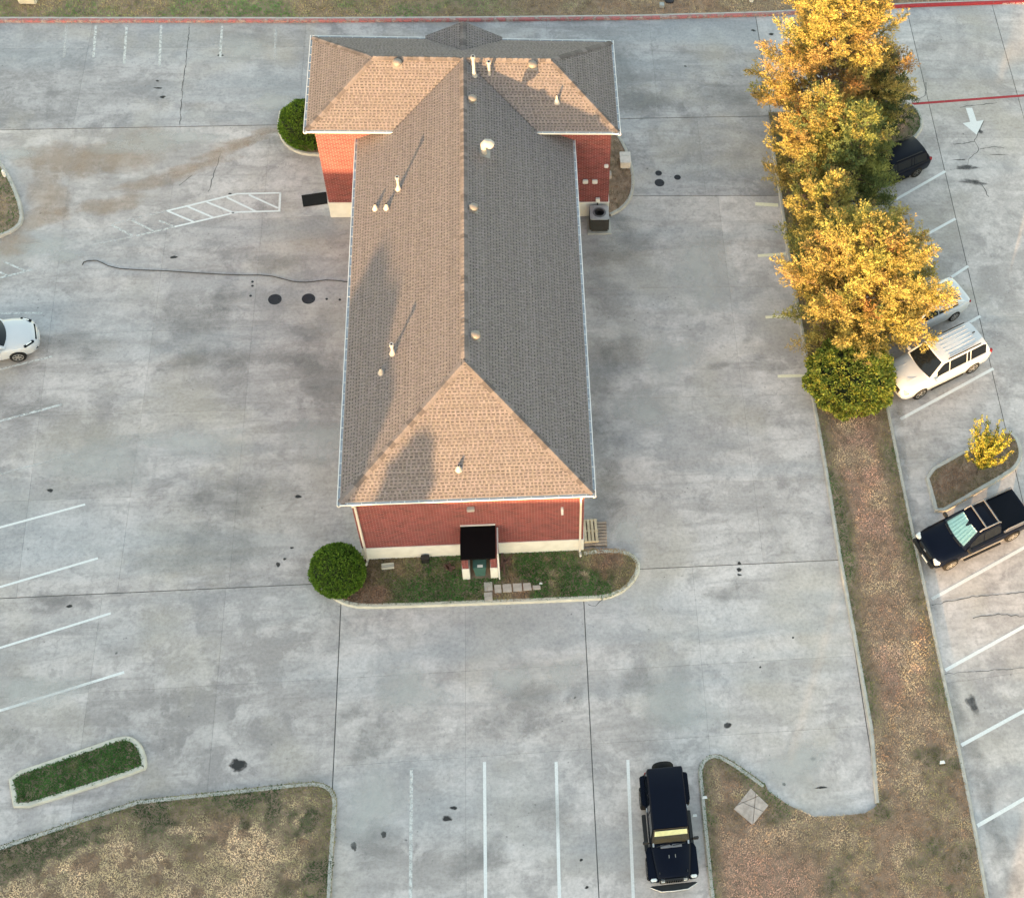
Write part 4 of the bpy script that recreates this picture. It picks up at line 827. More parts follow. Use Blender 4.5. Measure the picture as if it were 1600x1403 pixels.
# --- sedans
def sedan(label, loc, head, sc=1.0, H=1.44):
    v = vehicle('sedan_car', label, 'car', loc, head); v.scale = (sc, sc, sc); r = .33; wl = [(1.40, .80, r), (1.40, -.80, r), (-1.36, .80, r), (-1.36, -.80, r)]
    st = [(-2.32, .62, .40, .78, .86), (-2.28, .78, .34, .92, .98), (-2.1, .87, .28, .97, 1.04), (-1.4, .91, .24, .95, 1.03), (0, .915, .22, .90, 1.0), (.9, .91, .23, .86, .98), (1.5, .895, .24, .82, .94), (1.95, .84, .25, .76, .86), (2.2, .70, .28, .68, .76), (2.32, .48, .34, .58, .62)]
    body_mesh(st, wl, M['whitep'], v)
    greenhouse(v, M['whitep'], 1.05, .22, -.95, -1.95, .92, H, .82, .58, zbr=.98, npill=(.46,), side_rng=(.13, .86), bulge=.2)
    for x, y, rr_ in wl: wheel(v, x, y * 1.04, rr_, .21, M['rim'], spokes=7)
    for sg in (-1, 1):
        MB().box((1.96, sg * .665, .765), (.5, .15, .08), -sg * .55).build('headlight', M['glass'], v, None, bevel=.03); MB().box((1.97, sg * .66, .80), (.26, .06, .02), -sg * .55).build('lamp_lens', M['lamp'], v)
        pbox(v, 'taillight', (-2.2, sg * .68, .86), (.2, .3, .12), M['tail'], .03); pbox(v, 'door_handle', (-.1, sg * .915, .8), (.18, .03, .03), M['whitep'], .01); pbox(v, 'fog_lamp', (2.16, sg * .62, .45), (.12, .2, .06), M['blackpl'], .02, -sg * .7)
    MB().box((2.235, 0, .685), (.10, .84, .06)).build('grille', M['glass'], v, None, bevel=.02)
    MB().box((2.33, 0, .42), (.03, .5, .12)).build('license_plate', M['plate'], v, None, bevel=.005)
    mirrors(v, .85, .86, .95, M['whitep'], .85); return v
sedan('white sedan mostly hidden under the yellow tree beside the sport utility car', center_from((1488, 493), .33, None, .82, -1.36, hS), hS, 1.03)
hL = R(13)
def center_right(px, z, wy, xw, head): return center_from(px, z, None, wy, xw, head)
sedan('white sedan nose poking in at the left edge of the lot', center_right((27, 556), .33, -.84, 1.40, hL), hL, 1.02)
# --- dark crew cab pickup
hT = R(202.5)
v = vehicle('pickup_truck', 'black crew cab pickup with grey roof rack beside the small tree island', 'truck', center_from((1484, 880), .38, None, .85, 1.62, hT), hT)
r = .39; wl = [(1.62, .82, r), (1.62, -.82, r), (-1.72, .82, r), (-1.72, -.82, r)]
st = [(-2.68, .88, .50, 1.08, 1.1), (-2.66, .93, .42, 1.12, 1.14), (-1.72, .945, .36, 1.13, 1.15), (-.9, .945, .34, 1.12, 1.15), (0, .945, .32, 1.09, 1.15), (1.0, .94, .33, 1.06, 1.14), (1.4, .93, .34, 1.04, 1.13), (2.0, .91, .34, .99, 1.08), (2.3, .86, .36, .93, 1.02), (2.45, .78, .40, .80, .90), (2.5, .66, .44, .70, .74)]
body_mesh(st, wl, M['navy'], v)
gh_, inf = greenhouse(v, M['navy'], 1.02, .30, -.86, -1.0, 1.09, 1.80, .87, .68, npill=(.5,), side_rng=(.12, .96), front_glass='pane', bulge=.14)
for x, y, rr_ in wl: wheel(v, x, y * 1.05, rr_, .26, M['rim'], spokes=6)
MB().prism([(-2.55, -.78), (-1.06, -.78), (-1.06, .78), (-2.55, .78)], 1.12, 1.165).build('bed_cover', M['blackpaint'], v, None, bevel=.015)
for sg in (-1, 1):
    pbox(v, 'bed_rail', (-1.84, sg * .88, 1.185), (1.6, .1, .06), M['rack'], .02); bar(v, 'rail_bar', [(-1.15, sg * .86, 1.2), (-1.25, sg * .86, 1.3), (-2.3, sg * .86, 1.3), (-2.42, sg * .86, 1.2)], .025, M['rack'])
    bar(v, 'roof_rail', [(.28, sg * .62, 1.80), (.15, sg * .62, 1.90), (-.75, sg * .62, 1.91), (-.86, sg * .62, 1.80)], .032, M['rack'])
    pbox(v, 'headlight', (2.34, sg * .70, .86), (.26, .30, .16), M['lamp'], .03, -sg * .25); pbox(v, 'taillight', (-2.66, sg * .86, .92), (.08, .14, .3), M['tail'], .02)
    pbox(v, 'running_board', (0, sg * .98, .42), (2.0, .16, .05), M['blackpl'], .015); pbox(v, 'lower_cladding', (0, sg * .95, .56), (2.3, .05, .16), M['rack'], .015)
    for xx in (.1, -.72): pbox(v, 'door_handle', (xx, sg * .95, .98), (.2, .03, .04), M['blackpl'], .01)
for x in (-.05, -.72): bar(v, 'roof_crossbar', [(x, -.64, 1.92), (x, .64, 1.92)], .034, M['rack'])
pbox(v, 'grille', (2.46, 0, .82), (.1, .9, .2), M['blackpl'], .02); pbox(v, 'front_bumper', (2.52, 0, .58), (.2, 1.6, .2), M['blackpl'], .05); pbox(v, 'license_plate', (2.625, .25, .6), (.02, .42, .13), M['plate'], .003)
pbox(v, 'emblem', (2.515, 0, .86), (.03, .17, .11), M['chrome'], .02); pbox(v, 'rear_bumper', (-2.76, 0, .55), (.14, 1.6, .16), M['chrome'], .03)
for sg in (-1, 1): pbox(v, 'wiper', (1.13, sg * .35, 1.14), (.04, .55, .02), M['blackpl'], .005, sg * .1)
mirrors(v, .86, .9, 1.14, M['blackpl'], 1.15)
# folded foil sunshade behind the windscreen
cowl, rf = inf['cowl'], inf['rf']
V = []; n_ = 16
for j in (0, 1):
    for i in range(n_ + 1):
        u = -.8 + 1.6 * i / n_; top = .97 - (.22 if abs(u - .05) < .12 else 0); vv = .12 if j == 0 else top; p = cowl(u).lerp(rf(u), vv); du = cowl(min(1, u + .01)) - cowl(u - .01); nn = du.cross(rf(u) - cowl(u)).normalized() * inf['sgn']; V.append(p + nn * (.008 + (.032 if i % 2 else 0)))
so = MB().add(V, [(i, i + 1, n_ + 2 + i, n_ + 1 + i) for i in range(n_)]).build('sunshade', M['shade'], None, fix=False)
so.matrix_world = Matrix.Translation(v.location) @ Matrix.Rotation(hT, 4, 'Z'); tag(so, 'silver folded sunshade behind the windscreen of the black pickup', 'sunshade')
# --- boxy off-road car (black, hard top)
pj = G(1046, 1297, .9); hJ = R(-90 + 1.5)
v = vehicle('off_road_car', 'boxy black off-road car with spare wheel parked beside the curved kerb', 'car', (7.14, -12.0, 0), hJ); v.scale = (1.05, 1.0, 1.0)
J = M['navy']; JB = M['blackpl']; r = .42
MB().prism([(-1.95, -.74), (.78, -.76), (.78, .76), (-1.95, .74)], .48, 1.14).build('tub', J, v, None, bevel=.05, seg=3)
MB().loft([[(x, y * w_, z) for y, z in ((-1, .62), (-1, zt - .06), (-.9, zt), (0, zt + .025), (.9, zt), (1, zt - .06), (1, .62))] for x, w_, zt in ((.72, .74, 1.19), (1.3, .68, 1.17), (1.85, .61, 1.13), (1.93, .58, 1.09))]).build('hood', J, v, 40)
for sg in (-1, 1):
    MB().prism([(.72, sg * .70), (.72, sg * .86), (.9, sg * .95), (1.82, sg * .95), (2.0, sg * .88), (2.02, sg * .55), (1.5, sg * .6)], .93, 1.0).build('front_fender', J, v, None, bevel=.03)
    MB().box((.86, sg * .9, .82), (.1, .1, .26), M=Matrix.Rotation(.5, 3, 'Y')).build('fender_edge', JB, v, None, bevel=.02)
    MB().prism([(-1.95, sg * .72), (-1.9, sg * .93), (-.85, sg * .93), (-.68, sg * .74)], .92, .99).build('rear_fender', J, v, None, bevel=.03)
    pbox(v, 'rocker_step', (.05, sg * .86, .46), (1.35, .16, .06), JB, .02)
    pbox(v, 'headlight', (1.99, sg * .42, 1.0), (.12, .22, .13), M['lamp'], .04); pbox(v, 'fender_lamp', (1.93, sg * .75, 1.005), (.12, .24, .07), M['lamp'], .03)
    pbox(v, 'taillight', (-1.97, sg * .66, 1.0), (.06, .14, .22), M['tail'], .01)
    for xx in (.25, -.6): pbox(v, 'door_handle', (xx, sg * .765, 1.05), (.16, .04, .04), M['chrome'] if xx < 0 else JB, .01)
    MB().box((.66, sg * .95, 1.3), (.08, .2, .2)).box((.66, sg * .82, 1.22), (.04, .16, .04)).build('mirror', JB, v, None, bevel=.03)
    pbox(v, 'hood_latch', (1.75, sg * .52, 1.15), (.08, .04, .04), JB, .008); pbox(v, 'washer_nozzle', (1.2, sg * .12, 1.205), (.12, .018, .012), M['greyp'], .003)
    for a, b in ((.5, -.32), (-.4, -1.0), (-1.06, -1.78)): MB().add([(a, sg * .742, 1.2), (b, sg * .742, 1.2), (b, sg * .693, 1.68), (a - (.12 if a > .4 else 0), sg * .693, 1.68)], [(0, 1, 2, 3)]).build('side_window', M['glass'], v)
    pbox(v, 'windshield_hinge', (.74, sg * .66, 1.2), (.14, .06, .05), M['chrome'], .01)
MB().loft([[(x, y * w_, z) for y, z in ((-.735, 1.13), (-.68, zt - .05), (-.64, zt), (0, zt + .02), (.64, zt), (.68, zt - .05), (.735, 1.13))] for x, w_, zt in ((-1.93, .93, 1.66), (-1.90, .975, 1.76), (-1.82, 1.0, 1.80), (-1.0, 1.0, 1.82), (.35, 1.0, 1.80))]).build('hard_top', J, v, 40)
MB().add([(.70, -.70, 1.17), (.70, .70, 1.17), (.37, .64, 1.80), (.37, -.64, 1.80), (.33, -.68, 1.13), (.33, .68, 1.13)], [(0, 1, 2, 3), (0, 3, 4), (1, 5, 2)]).build('windshield_frame', JB, v)
MB().add([(.695, -.62, 1.24), (.695, .62, 1.24), (.41, .59, 1.76), (.41, -.59, 1.76)], [(0, 1, 2, 3)]).build('windshield', M['pane'], v, fix=False).location = (.03, 0, .015)
for x, y in ((1.35, .80), (1.35, -.80), (-1.25, .80), (-1.25, -.80)): wheel(v, x, y, r, .28, M['rimd'])
sp = MB().lathe([(.24, -.12), (.38, -.13), (.415, -.08), (.42, 0), (.415, .08), (.38, .13), (.24, .12)], (-2.12, 0, 1.05), 28, 'X').build('spare_wheel', M['rubber'], v, 40); MB().cyl((-2.2, 0, 1.05), (-2.25, 0, 1.05), .25, 20).build('rim', M['rimd'], sp)
pbox(v, 'grille', (1.985, 0, .92), (.08, 1.1, .34), JB, .03)
for k in range(7): MB().box((2.03, (k - 3) * .085, .93), (.02, .04, .24)).build('grille_slot', M['glass'], v)
MB().prism([(2.05, -.86), (2.1, -.9), (2.28, -.5), (2.3, 0), (2.28, .5), (2.1, .9), (2.05, .86)], .55, .72).build('front_bumper', JB, v, None, bevel=.03)
bar(v, 'bumper_edge', [(2.11, -.88, .72), (2.29, -.5, .735), (2.31, 0, .735), (2.29, .5, .735), (2.11, .88, .72)], .022, M['chrome'])
pbox(v, 'rear_bumper', (-2.02, 0, .56), (.16, 1.5, .18), JB, .03); pbox(v, 'cowl_vent', (.83, 0, 1.205), (.12, .8, .012), M['rack'], .003)
for sg in (-1, 1): pbox(v, 'wiper', (.80, sg * .3, 1.23), (.03, .5, .02), JB, .005, .12)
so = MB().add([(.535, -.615, 1.545), (.535, .615, 1.545), (.42, .60, 1.765), (.42, -.60, 1.765)], [(0, 1, 2, 3)]).build('sunshade', M['shade_y'], None, fix=False)
so.matrix_world = Matrix.Translation(Vector(v.location) + Vector((0, -.012, .006))) @ Matrix.Rotation(hJ, 4, 'Z') @ Matrix.Scale(1.05, 4, (1, 0, 0)); tag(so, 'pale yellow sunshade behind the windscreen of the boxy off-road car', 'sunshade')
# ------------------------------------------------------------------ trees and bushes
def leaf_fingers(base, dirs, length, rad, cols, per=12, lw=.026, ll=.12):
    """spindles of small leaves: base (n,3), dirs (n,3)"""
    n = len(base); b = np.repeat(base, per, 0); d = np.repeat(dirs, per, 0); L = np.repeat(length, per); rd = np.repeat(rad, per); k = n * per
    t = rng.random(k); rv = rng.normal(size=(k, 3)); rv -= d * (rv * d).sum(1, keepdims=True); rv /= np.linalg.norm(rv, axis=1, keepdims=True) + 1e-9
    c = b + d * (t * L)[:, None] + rv * (rd * np.sin(np.pi * np.clip(t * .9 + .1, 0, 1)) * rng.uniform(.3, 1, k))[:, None]
    ax = d * rng.uniform(.6, 1.1, (k, 1)) + rv * rng.uniform(.2, .8, (k, 1)) + rng.normal(size=(k, 3)) * .18; ax /= np.linalg.norm(ax, axis=1, keepdims=True)
    sd_ = np.cross(ax, rng.normal(size=(k, 3))); sd_ /= np.linalg.norm(sd_, axis=1, keepdims=True) + 1e-9
    l_ = (ll * rng.uniform(.7, 1.3, k))[:, None]; w_ = (lw * rng.uniform(.7, 1.3, k))[:, None]
    V = np.stack([c - sd_ * w_ * .35, c + ax * l_ * .5 - sd_ * w_, c + ax * l_, c + ax * l_ * .5 + sd_ * w_], 1).reshape(-1, 3)
    i = np.arange(k) * 4; Fq = np.stack([i, i + 1, i + 2, i + 3], 1)
    cc = np.repeat(cols, per, 0) * rng.uniform(.75, 1.25, (k, 1)); return V, Fq, np.repeat(cc, 4, 0)
YEL = np.array([.52, .445, .13]); ORG = np.array([.44, .305, .12]); LIM = np.array([.33, .35, .10]); GRN = np.array([.11, .145, .055]); DKG = np.array([.04, .06, .028]); GOLD = np.array([.47, .375, .12]); RUST = np.array([.36, .19, .08])
def tree(label, base, H, rad, n_limb, palette, seed, z0=.12, fing=16, cone=1.0, group=None, flen=.36, per=11, lean=(0, 0), up=.35, name='autumn_tree', cat='tree', lw=.021, ll=.105):
    r2 = np.random.default_rng(seed); bx, by = base; t = empty(name, (bx, by, KZ - .04)); tag(t, label, cat, group)
    tr = MB(); tr.tube([(0, 0, -.1), (lean[0] * .1, lean[1] * .1, H * .12), (lean[0] * .4, lean[1] * .4, H * .45), (lean[0], lean[1], H * .97)], [.2 * H / 8, .15 * H / 8, .09 * H / 8, .015], 8)
    fb, fd, fl, fr, fc = [], [], [], [], []; pal = [np.array(p) for p, _ in palette]; pw_ = np.array([q for _, q in palette]); pw_ = pw_ / pw_.sum()
    for i in range(n_limb):
        h_ = z0 + (1 - z0) * (i + r2.random()) / n_limb; hz = h_ * H
        prof = (math.sin(math.pi * min(1, (h_ * (1 - .18) + .18)) ** (.9 * cone))) ** .6 if h_ < 1 else .1
        ln = max(.25, rad * prof * r2.uniform(.72, 1.12)); an = i * 2.399 + r2.uniform(-.5, .5); el = up + .75 * h_ ** 2 + r2.uniform(-.18, .18)
        d = np.array([math.cos(an) * math.cos(el), math.sin(an) * math.cos(el), math.sin(el)]); o = np.array([lean[0] * h_, lean[1] * h_, max(.25, hz - ln * math.sin(el) * .6)])
        e_ = o + d * ln; md = o + d * ln * .55 + np.array([0, 0, -.06 * ln])
        if ln > .5: tr.tube([tuple(o), tuple(md), tuple(e_)], [.045 * H / 8, .028 * H / 8, .006], 5)
        lc = pal[r2.choice(len(pal), p=pw_)]
        ns = max(3, int(fing * ln * .36))
        for k in range(ns):                                # side branches carrying flat sprays of fingers
            tt = r2.uniform(.2, 1.0) ** .7; p = (o * (1 - tt) ** 2 + 2 * md * tt * (1 - tt) + e_ * tt ** 2); q = r2.normal(size=3) * np.array([1, 1, .7]); q /= np.linalg.norm(q) + 1e-9
            sd_ = d * .7 + q * .85 + np.array([0, 0, .22]); sd_ /= np.linalg.norm(sd_); sl = r2.uniform(.35, .75) * (.6 + .5 * (1 - tt)) * min(1.25, .5 + ln * .28)
            lat = np.cross(sd_, [0, 0, 1.0]) + r2.normal(size=3) * .25; lat /= np.linalg.norm(lat) + 1e-9; c2 = pal[r2.choice(len(pal), p=pw_)]; mixk = r2.random() * .55; bc = (lc * (1 - mixk) + c2 * mixk) * r2.uniform(.78, 1.18)
            nfk = max(4, int(sl * 11))
            for f_ in range(nfk):
                x_ = (f_ + .5) / nfk; sg = 1 if f_ % 2 else -1; pp = p + sd_ * sl * x_ + np.array([0, 0, .05 * x_]); fdv = sd_ * .75 + lat * sg * .75 * (1.15 - x_) + np.array([0, 0, .18]) + r2.normal(size=3) * .16
                if pp[2] < .12: pp[2] = .12 + r2.random() * .2
                fb.append(pp); fd.append(fdv / np.linalg.norm(fdv)); fl.append(flen * r2.uniform(.6, 1.15) * (1.05 - .35 * x_)); fr.append(.042 * r2.uniform(.7, 1.3)); fc.append(bc * .79 * r2.uniform(.86, 1.14))
    tr.build('trunk', M['bark'], t, 60, fix=False)
    V, Fq, C = leaf_fingers(np.array(fb), np.array(fd), np.array(fl), np.array(fr), np.array(fc), per, lw, ll)
    npmesh('crown', V, Fq, M['leaf'], t, C); return t
P1 = [(YEL, 4), (GOLD, 4), (ORG, 3), (LIM, 1), (RUST, .5)]; P2 = [(LIM, 3), (GRN, 2.6), (YEL, 1.2), (GRN * 1.7, 2.2)]; P3 = [(YEL, 5), (GOLD, 4), (ORG, 2), (LIM, .8), (RUST, .4)]; P4 = [(DKG * 1.6, 3), (GRN, 3), (OLIVE, 1.5)]
TR = [('tall yellow and orange tree at the back end of the tree strip', (18.2, 25.0), 9.6, 4.3, 150, P1, 1),
      ('orange tinged tree on the main lot side of the strip, below the tallest tree', (16.9, 21.0), 6.6, 2.5, 85, [(ORG, 3.2), (GOLD, 4), (YEL, 2), (LIM, 1.6), (GRN * 1.6, .8)], 2),
      ('mixed green and lime tree in the middle of the tree strip', (18.4, 19.3), 7.2, 2.5, 95, P2, 3),
      ('dark green drooping tree on the arrow side of the tallest tree', (20.5, 24.5), 5.8, 2.1, 70, P4, 4),
      ('broad golden yellow tree leaning over the white parked cars', (18.0, 12.1), 7.0, 4.1, 165, P3, 5),
      ('narrow yellow tree between the green tree and the broad golden tree', (16.9, 16.2), 5.6, 2.3, 75, [(YEL, 3), (GOLD, 3), (LIM, 1.5), (GRN * 1.5, 1), (ORG, 1)], 6),
      ('lime and yellow tree tucked behind the broad golden tree on the main lot side', (17.0, 14.0), 5.6, 2.2, 70, [(LIM, 3), (YEL, 3), (GRN * 1.7, 1.5), (GOLD, 2)], 7)]
for lb_, b_, H_t, rd_, nl, pa, sd2 in TR: tree(lb_, b_, H_t, rd_, nl, pa, sd2, fing=20, group='autumn trees on the strip')
# round leafy shrub at the end of the row
def dome(name, label, c, rx, ry, h_, n, cols, size, cat='bush', lump=.08, seed=1, group=None):
    r2 = np.random.default_rng(seed); t = empty(name, (c[0], c[1], KZ - .04)); tag(t, label, cat, group)
    prof = [(math.cos(a), math.sin(a)) for a in np.linspace(-.35, math.pi / 2, 9)]
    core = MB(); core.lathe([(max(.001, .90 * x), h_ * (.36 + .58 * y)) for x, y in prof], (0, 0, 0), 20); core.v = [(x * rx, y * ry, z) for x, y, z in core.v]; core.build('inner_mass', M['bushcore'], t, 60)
    MB().tube([(0, 0, -.15), (.03, 0, h_ * .4)], [.07, .04], 6).build('stem', M['bark'], t)
    d = r2.normal(size=(n, 3)); d /= np.linalg.norm(d, axis=1, keepdims=True); d = d[d[:, 2] > -.55]; n = len(d)
    k = 1 + lump * (np.sin(d[:, 0] * 9 + 1) * np.sin(d[:, 1] * 8) + np.sin(d[:, 2] * 11 + d[:, 0] * 5)) + r2.normal(size=n) * .018
    b = np.stack([d[:, 0] * rx * k, d[:, 1] * ry * k, h_ * .36 + d[:, 2] * h_ * .62 * k], 1); b = b[b[:, 2] > .02]; d = d[:len(b)] if len(b) == n else b / np.linalg.norm(b, axis=1, keepdims=True)
    n = len(b); cc = np.array(cols)[r2.integers(0, len(cols), n)] * r2.uniform(.7, 1.25, (n, 1))
    V, Fq, C = leaf_fingers(b - d * .05, d, np.full(n, size * 1.4), np.full(n, size * .55), cc, 5, size * .30, size * .8)
    npmesh('foliage', V, Fq, M['leaf'], t, C); return t
BG = [(.11, .20, .024), (.14, .25, .03), (.07, .13, .018), (.17, .28, .04)]
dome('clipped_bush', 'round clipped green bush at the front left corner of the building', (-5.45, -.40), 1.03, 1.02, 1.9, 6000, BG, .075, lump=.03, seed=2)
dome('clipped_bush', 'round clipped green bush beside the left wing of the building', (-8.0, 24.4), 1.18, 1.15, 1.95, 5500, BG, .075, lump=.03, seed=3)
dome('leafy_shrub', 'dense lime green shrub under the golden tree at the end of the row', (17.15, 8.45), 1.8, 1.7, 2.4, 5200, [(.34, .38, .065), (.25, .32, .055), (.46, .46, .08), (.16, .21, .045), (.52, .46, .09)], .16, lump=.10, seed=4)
# small narrow tree on the island
tp = G(1526, 738, KZ)
t = empty('young_tree', (tp.x, tp.y, KZ - .04)); tag(t, 'small yellow green upright tree on the island by the black pickup', 'tree')
tr = MB().tube([(0, 0, -.05), (.02, .02, .4), (.05, .05, 1.0)], [.05, .045, .03], 6); fb, fd = [], []
for i in range(64):
    an = i * 2.399; sp = random.uniform(.2, 1.0); e_ = Vector((math.cos(an) * sp, math.sin(an) * sp, random.uniform(1.7, 3.4))); s0 = Vector((.03, .03, random.uniform(.35, .9))); tr.tube([s0, s0.lerp(e_, .5) + Vector((math.cos(an), math.sin(an), 0)) * .12, e_], [.014, .01, .004], 4)
    for k in range(11): q = s0.lerp(e_, .2 + .8 * k / 10) + Vector((math.cos(an), math.sin(an), 0)) * .1 * math.sin(math.pi * k / 10); fb.append(q); fd.append((e_ - s0).normalized() + Vector((random.gauss(0, .25), random.gauss(0, .25), .1)))
tr.build('trunk', M['bark'], t, 60, fix=False)
fd = np.array([tuple(q.normalized()) for q in fd]); nb = len(fb); cc = np.array([(.34, .31, .05), (.25, .26, .04), (.12, .15, .03), (.42, .35, .06)])[rng.integers(0, 4, nb)]
V, Fq, C = leaf_fingers(np.array([tuple(q) for q in fb]), fd, np.full(nb, .22), np.full(nb, .045), cc, 15, .022, .10); npmesh('crown', V, Fq, M['leaf'], t, C)
# ------------------------------------------------------------------ small things
def disc(name, u, v, r_, label, mat='iron', cat='manhole', h_=.008, n=28):
    c = G(u, v); o = MB().lathe([(r_, -.01), (r_, h_), (r_ * .9, h_), (r_ * .88, h_ - .003), (.0, h_ - .003)], (0, 0, 0), n).build(name, M[mat], None, 30, loc=(c.x, c.y, .001))
    if r_ > .15:
        q = MB()
        for k in range(-3, 4):
            L = math.sqrt(max(0, (r_ * .85) ** 2 - (k * r_ * .24) ** 2)); q.box((0, k * r_ * .24, h_), (2 * L, r_ * .07, .005))
        q.build('tread_bar', M[mat], o); MB().cyl((r_ * .6, 0, h_), (r_ * .6, 0, h_ + .006), r_ * .07, 8).build('pick_hole', M['black'], o)
    tag(o, label, cat); return o
disc('manhole_cover', 429.5, 468, .3, 'dark round manhole cover, the one farther from the building, left side'); disc('manhole_cover', 482, 467, .3, 'dark round manhole cover nearest the left gutter of the building')
disc('manhole_cover', 1029, 271, .17, 'small dark round cover, upper of the three right of the wing bed'); disc('manhole_cover', 1058.5, 277.5, .17, 'small dark round cover, rightmost of the three right of the wing bed'); disc('manhole_cover', 1030.5, 286, .25, 'larger dark round cover, lowest of the three right of the wing bed')
for u, v, lb_ in ((394.5, 440.5, 'tiny black pavement cap just below the hose, upper of a pair'), (394.5, 447, 'tiny black pavement cap just below the hose, lower of a pair'), (391.5, 462.5, 'tiny black pavement cap left of the two manhole covers'), (510.5, 467.5, 'tiny black pavement cap right of the near manhole cover'), (531, 468.5, 'tiny black pavement cap closest to the left gutter')): disc('cleanout_cap', u, v, .06, lb_, cat='cap', n=14)
hp_ = [(128.6, 414), (131, 409.5), (138, 407.5), (150.5, 407), (160, 411), (169, 415.6), (188, 420), (220, 422), (260, 423.5), (313.7, 427), (350, 429), (380, 430), (406.6, 430), (425.5, 431.7), (445.8, 437), (456, 439.6), (467.8, 441), (478, 441), (490, 440), (508.5, 437.7), (525, 438.5), (541.5, 440.4), (556, 443)]
tag(MB().tube([G(u, v, .022) for u, v in hp_], .02, 6).build('hose', M['hose'], None, 60), 'long dark hose lying across the pavement left of the building', 'hose')
mp = [G(*q) for q in [(471, 306), (510, 300.5), (512, 319), (474, 324)]]; mc = sum(mp, Vector()) / 4
m_ = MB().prism([(p.x - mc.x, p.y - mc.y) for p in mp], .002, .04).build('door_mat', M['rubber'], None, None, bevel=.012, loc=(mc.x, mc.y, 0)); tag(m_, 'flat black rubber mat on the ground beside the left wing', 'mat')
for k in range(9): a = mp[0].lerp(mp[1], (k + .5) / 9); b = mp[3].lerp(mp[2], (k + .5) / 9); MB().tube([a.lerp(b, .08) - mc + Vector((0, 0, .041)), a.lerp(b, .92) - mc + Vector((0, 0, .041))], .008, 4).build('rib', M['rubber'], m_)
# condenser
ac = empty('air_conditioner', (6.1, 18.53, 0)); tag(ac, 'square outdoor air conditioner unit with top fan beside the right wing', 'air conditioner')
MB().box((0, 0, .03), (1.15, 1.12, .08)).build('pad', M['kerb'], ac, None, bevel=.015)
MB().box((0, 0, .53), (.9, .9, .86)).build('casing', M['acbody'], ac, None, bevel=.06)
lv = MB()
for k in range(9):
    z = .16 + k * .09; lv.box((0, -.456, z), (.8, .015, .03)).box((.456, 0, z), (.015, .8, .03)).box((-.456, 0, z), (.015, .8, .03))
lv.build('louvre', M['blackpl'], ac)
tp_ = MB(); n = 32
tp_.add([(.46 * max(-1, min(1, 1.35 * math.cos(2 * math.pi * i / n))), .46 * max(-1, min(1, 1.35 * math.sin(2 * math.pi * i / n))), z) for z in (.96, 1.0) for i in range(n)] + [(.32 * math.cos(2 * math.pi * i / n), .32 * math.sin(2 * math.pi * i / n), z) for z in (1.0, .96) for i in range(n)], [(j * n + i, j * n + (i + 1) % n, ((j + 1) % 4) * n + (i + 1) % n, ((j + 1) % 4) * n + i) for j in range(4) for i in range(n)]); tp_.build('top_panel', M['actop'], ac)
MB().cyl((0, 0, .93), (0, 0, .965), .34, 24).build('fan_well', M['acfan'], ac); MB().cyl((0, 0, .97), (0, 0, 1.01), .09, 14).build('fan_hub', M['actop'], ac)
for k in range(4): MB().box((.19 * math.cos(k * 1.571 + .4), .19 * math.sin(k * 1.571 + .4), .98), (.22, .13, .01), M=Matrix.Rotation(k * 1.571 + .4, 3, 'Z') @ Matrix.Rotation(.35, 3, 'X')).build('fan_blade', M['acfan'], ac)
gr = MB()
for k in range(4): q = .09 + k * .07; gr.lathe([(q, 1.012), (q + .006, 1.015), (q + .006, 1.009)], (0, 0, 0), 24)
gr.build('fan_guard', M['rack'], ac)
# pallets
def pallet(label, loc, rz, mat, L=1.2, W_=1.0, slats=7, along=0):
    o = empty('wooden_pallet', loc, rz); tag(o, label, 'pallet')
    for k in range(slats): MB().box((0, -L / 2 + L * (k + .5) / slats, .128), (W_, L / slats * .62, .02)).build('slat', mat, o)
    for k in (-1, 0, 1): MB().box((k * (W_ / 2 - .03), 0, .068), (.05, L, .098)).build('stringer', mat, o)
    for k in (-1, 0, 1): MB().box((0, k * (L / 2 - .06), .009), (W_, .1, .018)).build('bottom_board', mat, o)
    return o
pallet('lower weathered grey pallet beside the front right corner of the building', (5.06, 1.18, 0), R(-1), M['woodg'], 1.2, .98, 8)
o = pallet('upper pale wooden pallet lying on the weathered grey pallet', (4.86, 1.26, .15), R(91), M['wood'], .62, 1.12, 4); o.rotation_euler = (0, R(2.5), R(91.5))
# utility box on the wing bed, pedestal, etc.
u_ = empty('utility_box', (7.63, 22.6, 0)); tag(u_, 'pale utility box standing on the kerb right of the wing', 'utility box')
MB().box((0, 0, .26), (.5, .72, .5)).build('cabinet', M['box'], u_, None, bevel=.03); MB().box((0, 0, .525), (.55, .77, .04)).build('lid', M['box'], u_, None, bevel=.015); MB().box((0, .12, .55), (.4, .015, .01)).build('lid_seam', M['greyp'], u_)
bx_ = G(42, 12, KZ); u_ = empty('utility_box', (bx_.x, bx_.y + .9, 0)); tag(u_, 'pale concrete utility block on the grass verge at the top left', 'utility box')
MB().box((0, .3, .35), (.85, 1.9, .55)).build('cabinet', M['kerb_white'], u_, None, bevel=.05); MB().box((0, .3, .65), (.95, 2.0, .06)).build('lid', M['kerb_white'], u_, None, bevel=.02)
u_ = G(1034, 10, KZ); o = MB().box((0, 0, .1), (.26, .3, .2)).build('valve_box', M['greyp'], None, None, bevel=.02, loc=(u_.x, u_.y, KZ - .04)); tag(o, 'small grey green valve box on the back verge', 'valve box')
u_ = G(1046, 1, KZ); o = MB().lathe([(.26, 0), (.26, .1), (.2, .13), (0, .14)], (0, 0, 0), 18).build('manhole_cover', M['iron'], None, 30, loc=(u_.x, u_.y, KZ - .04)); tag(o, 'black round cover in the grass of the back verge', 'manhole')
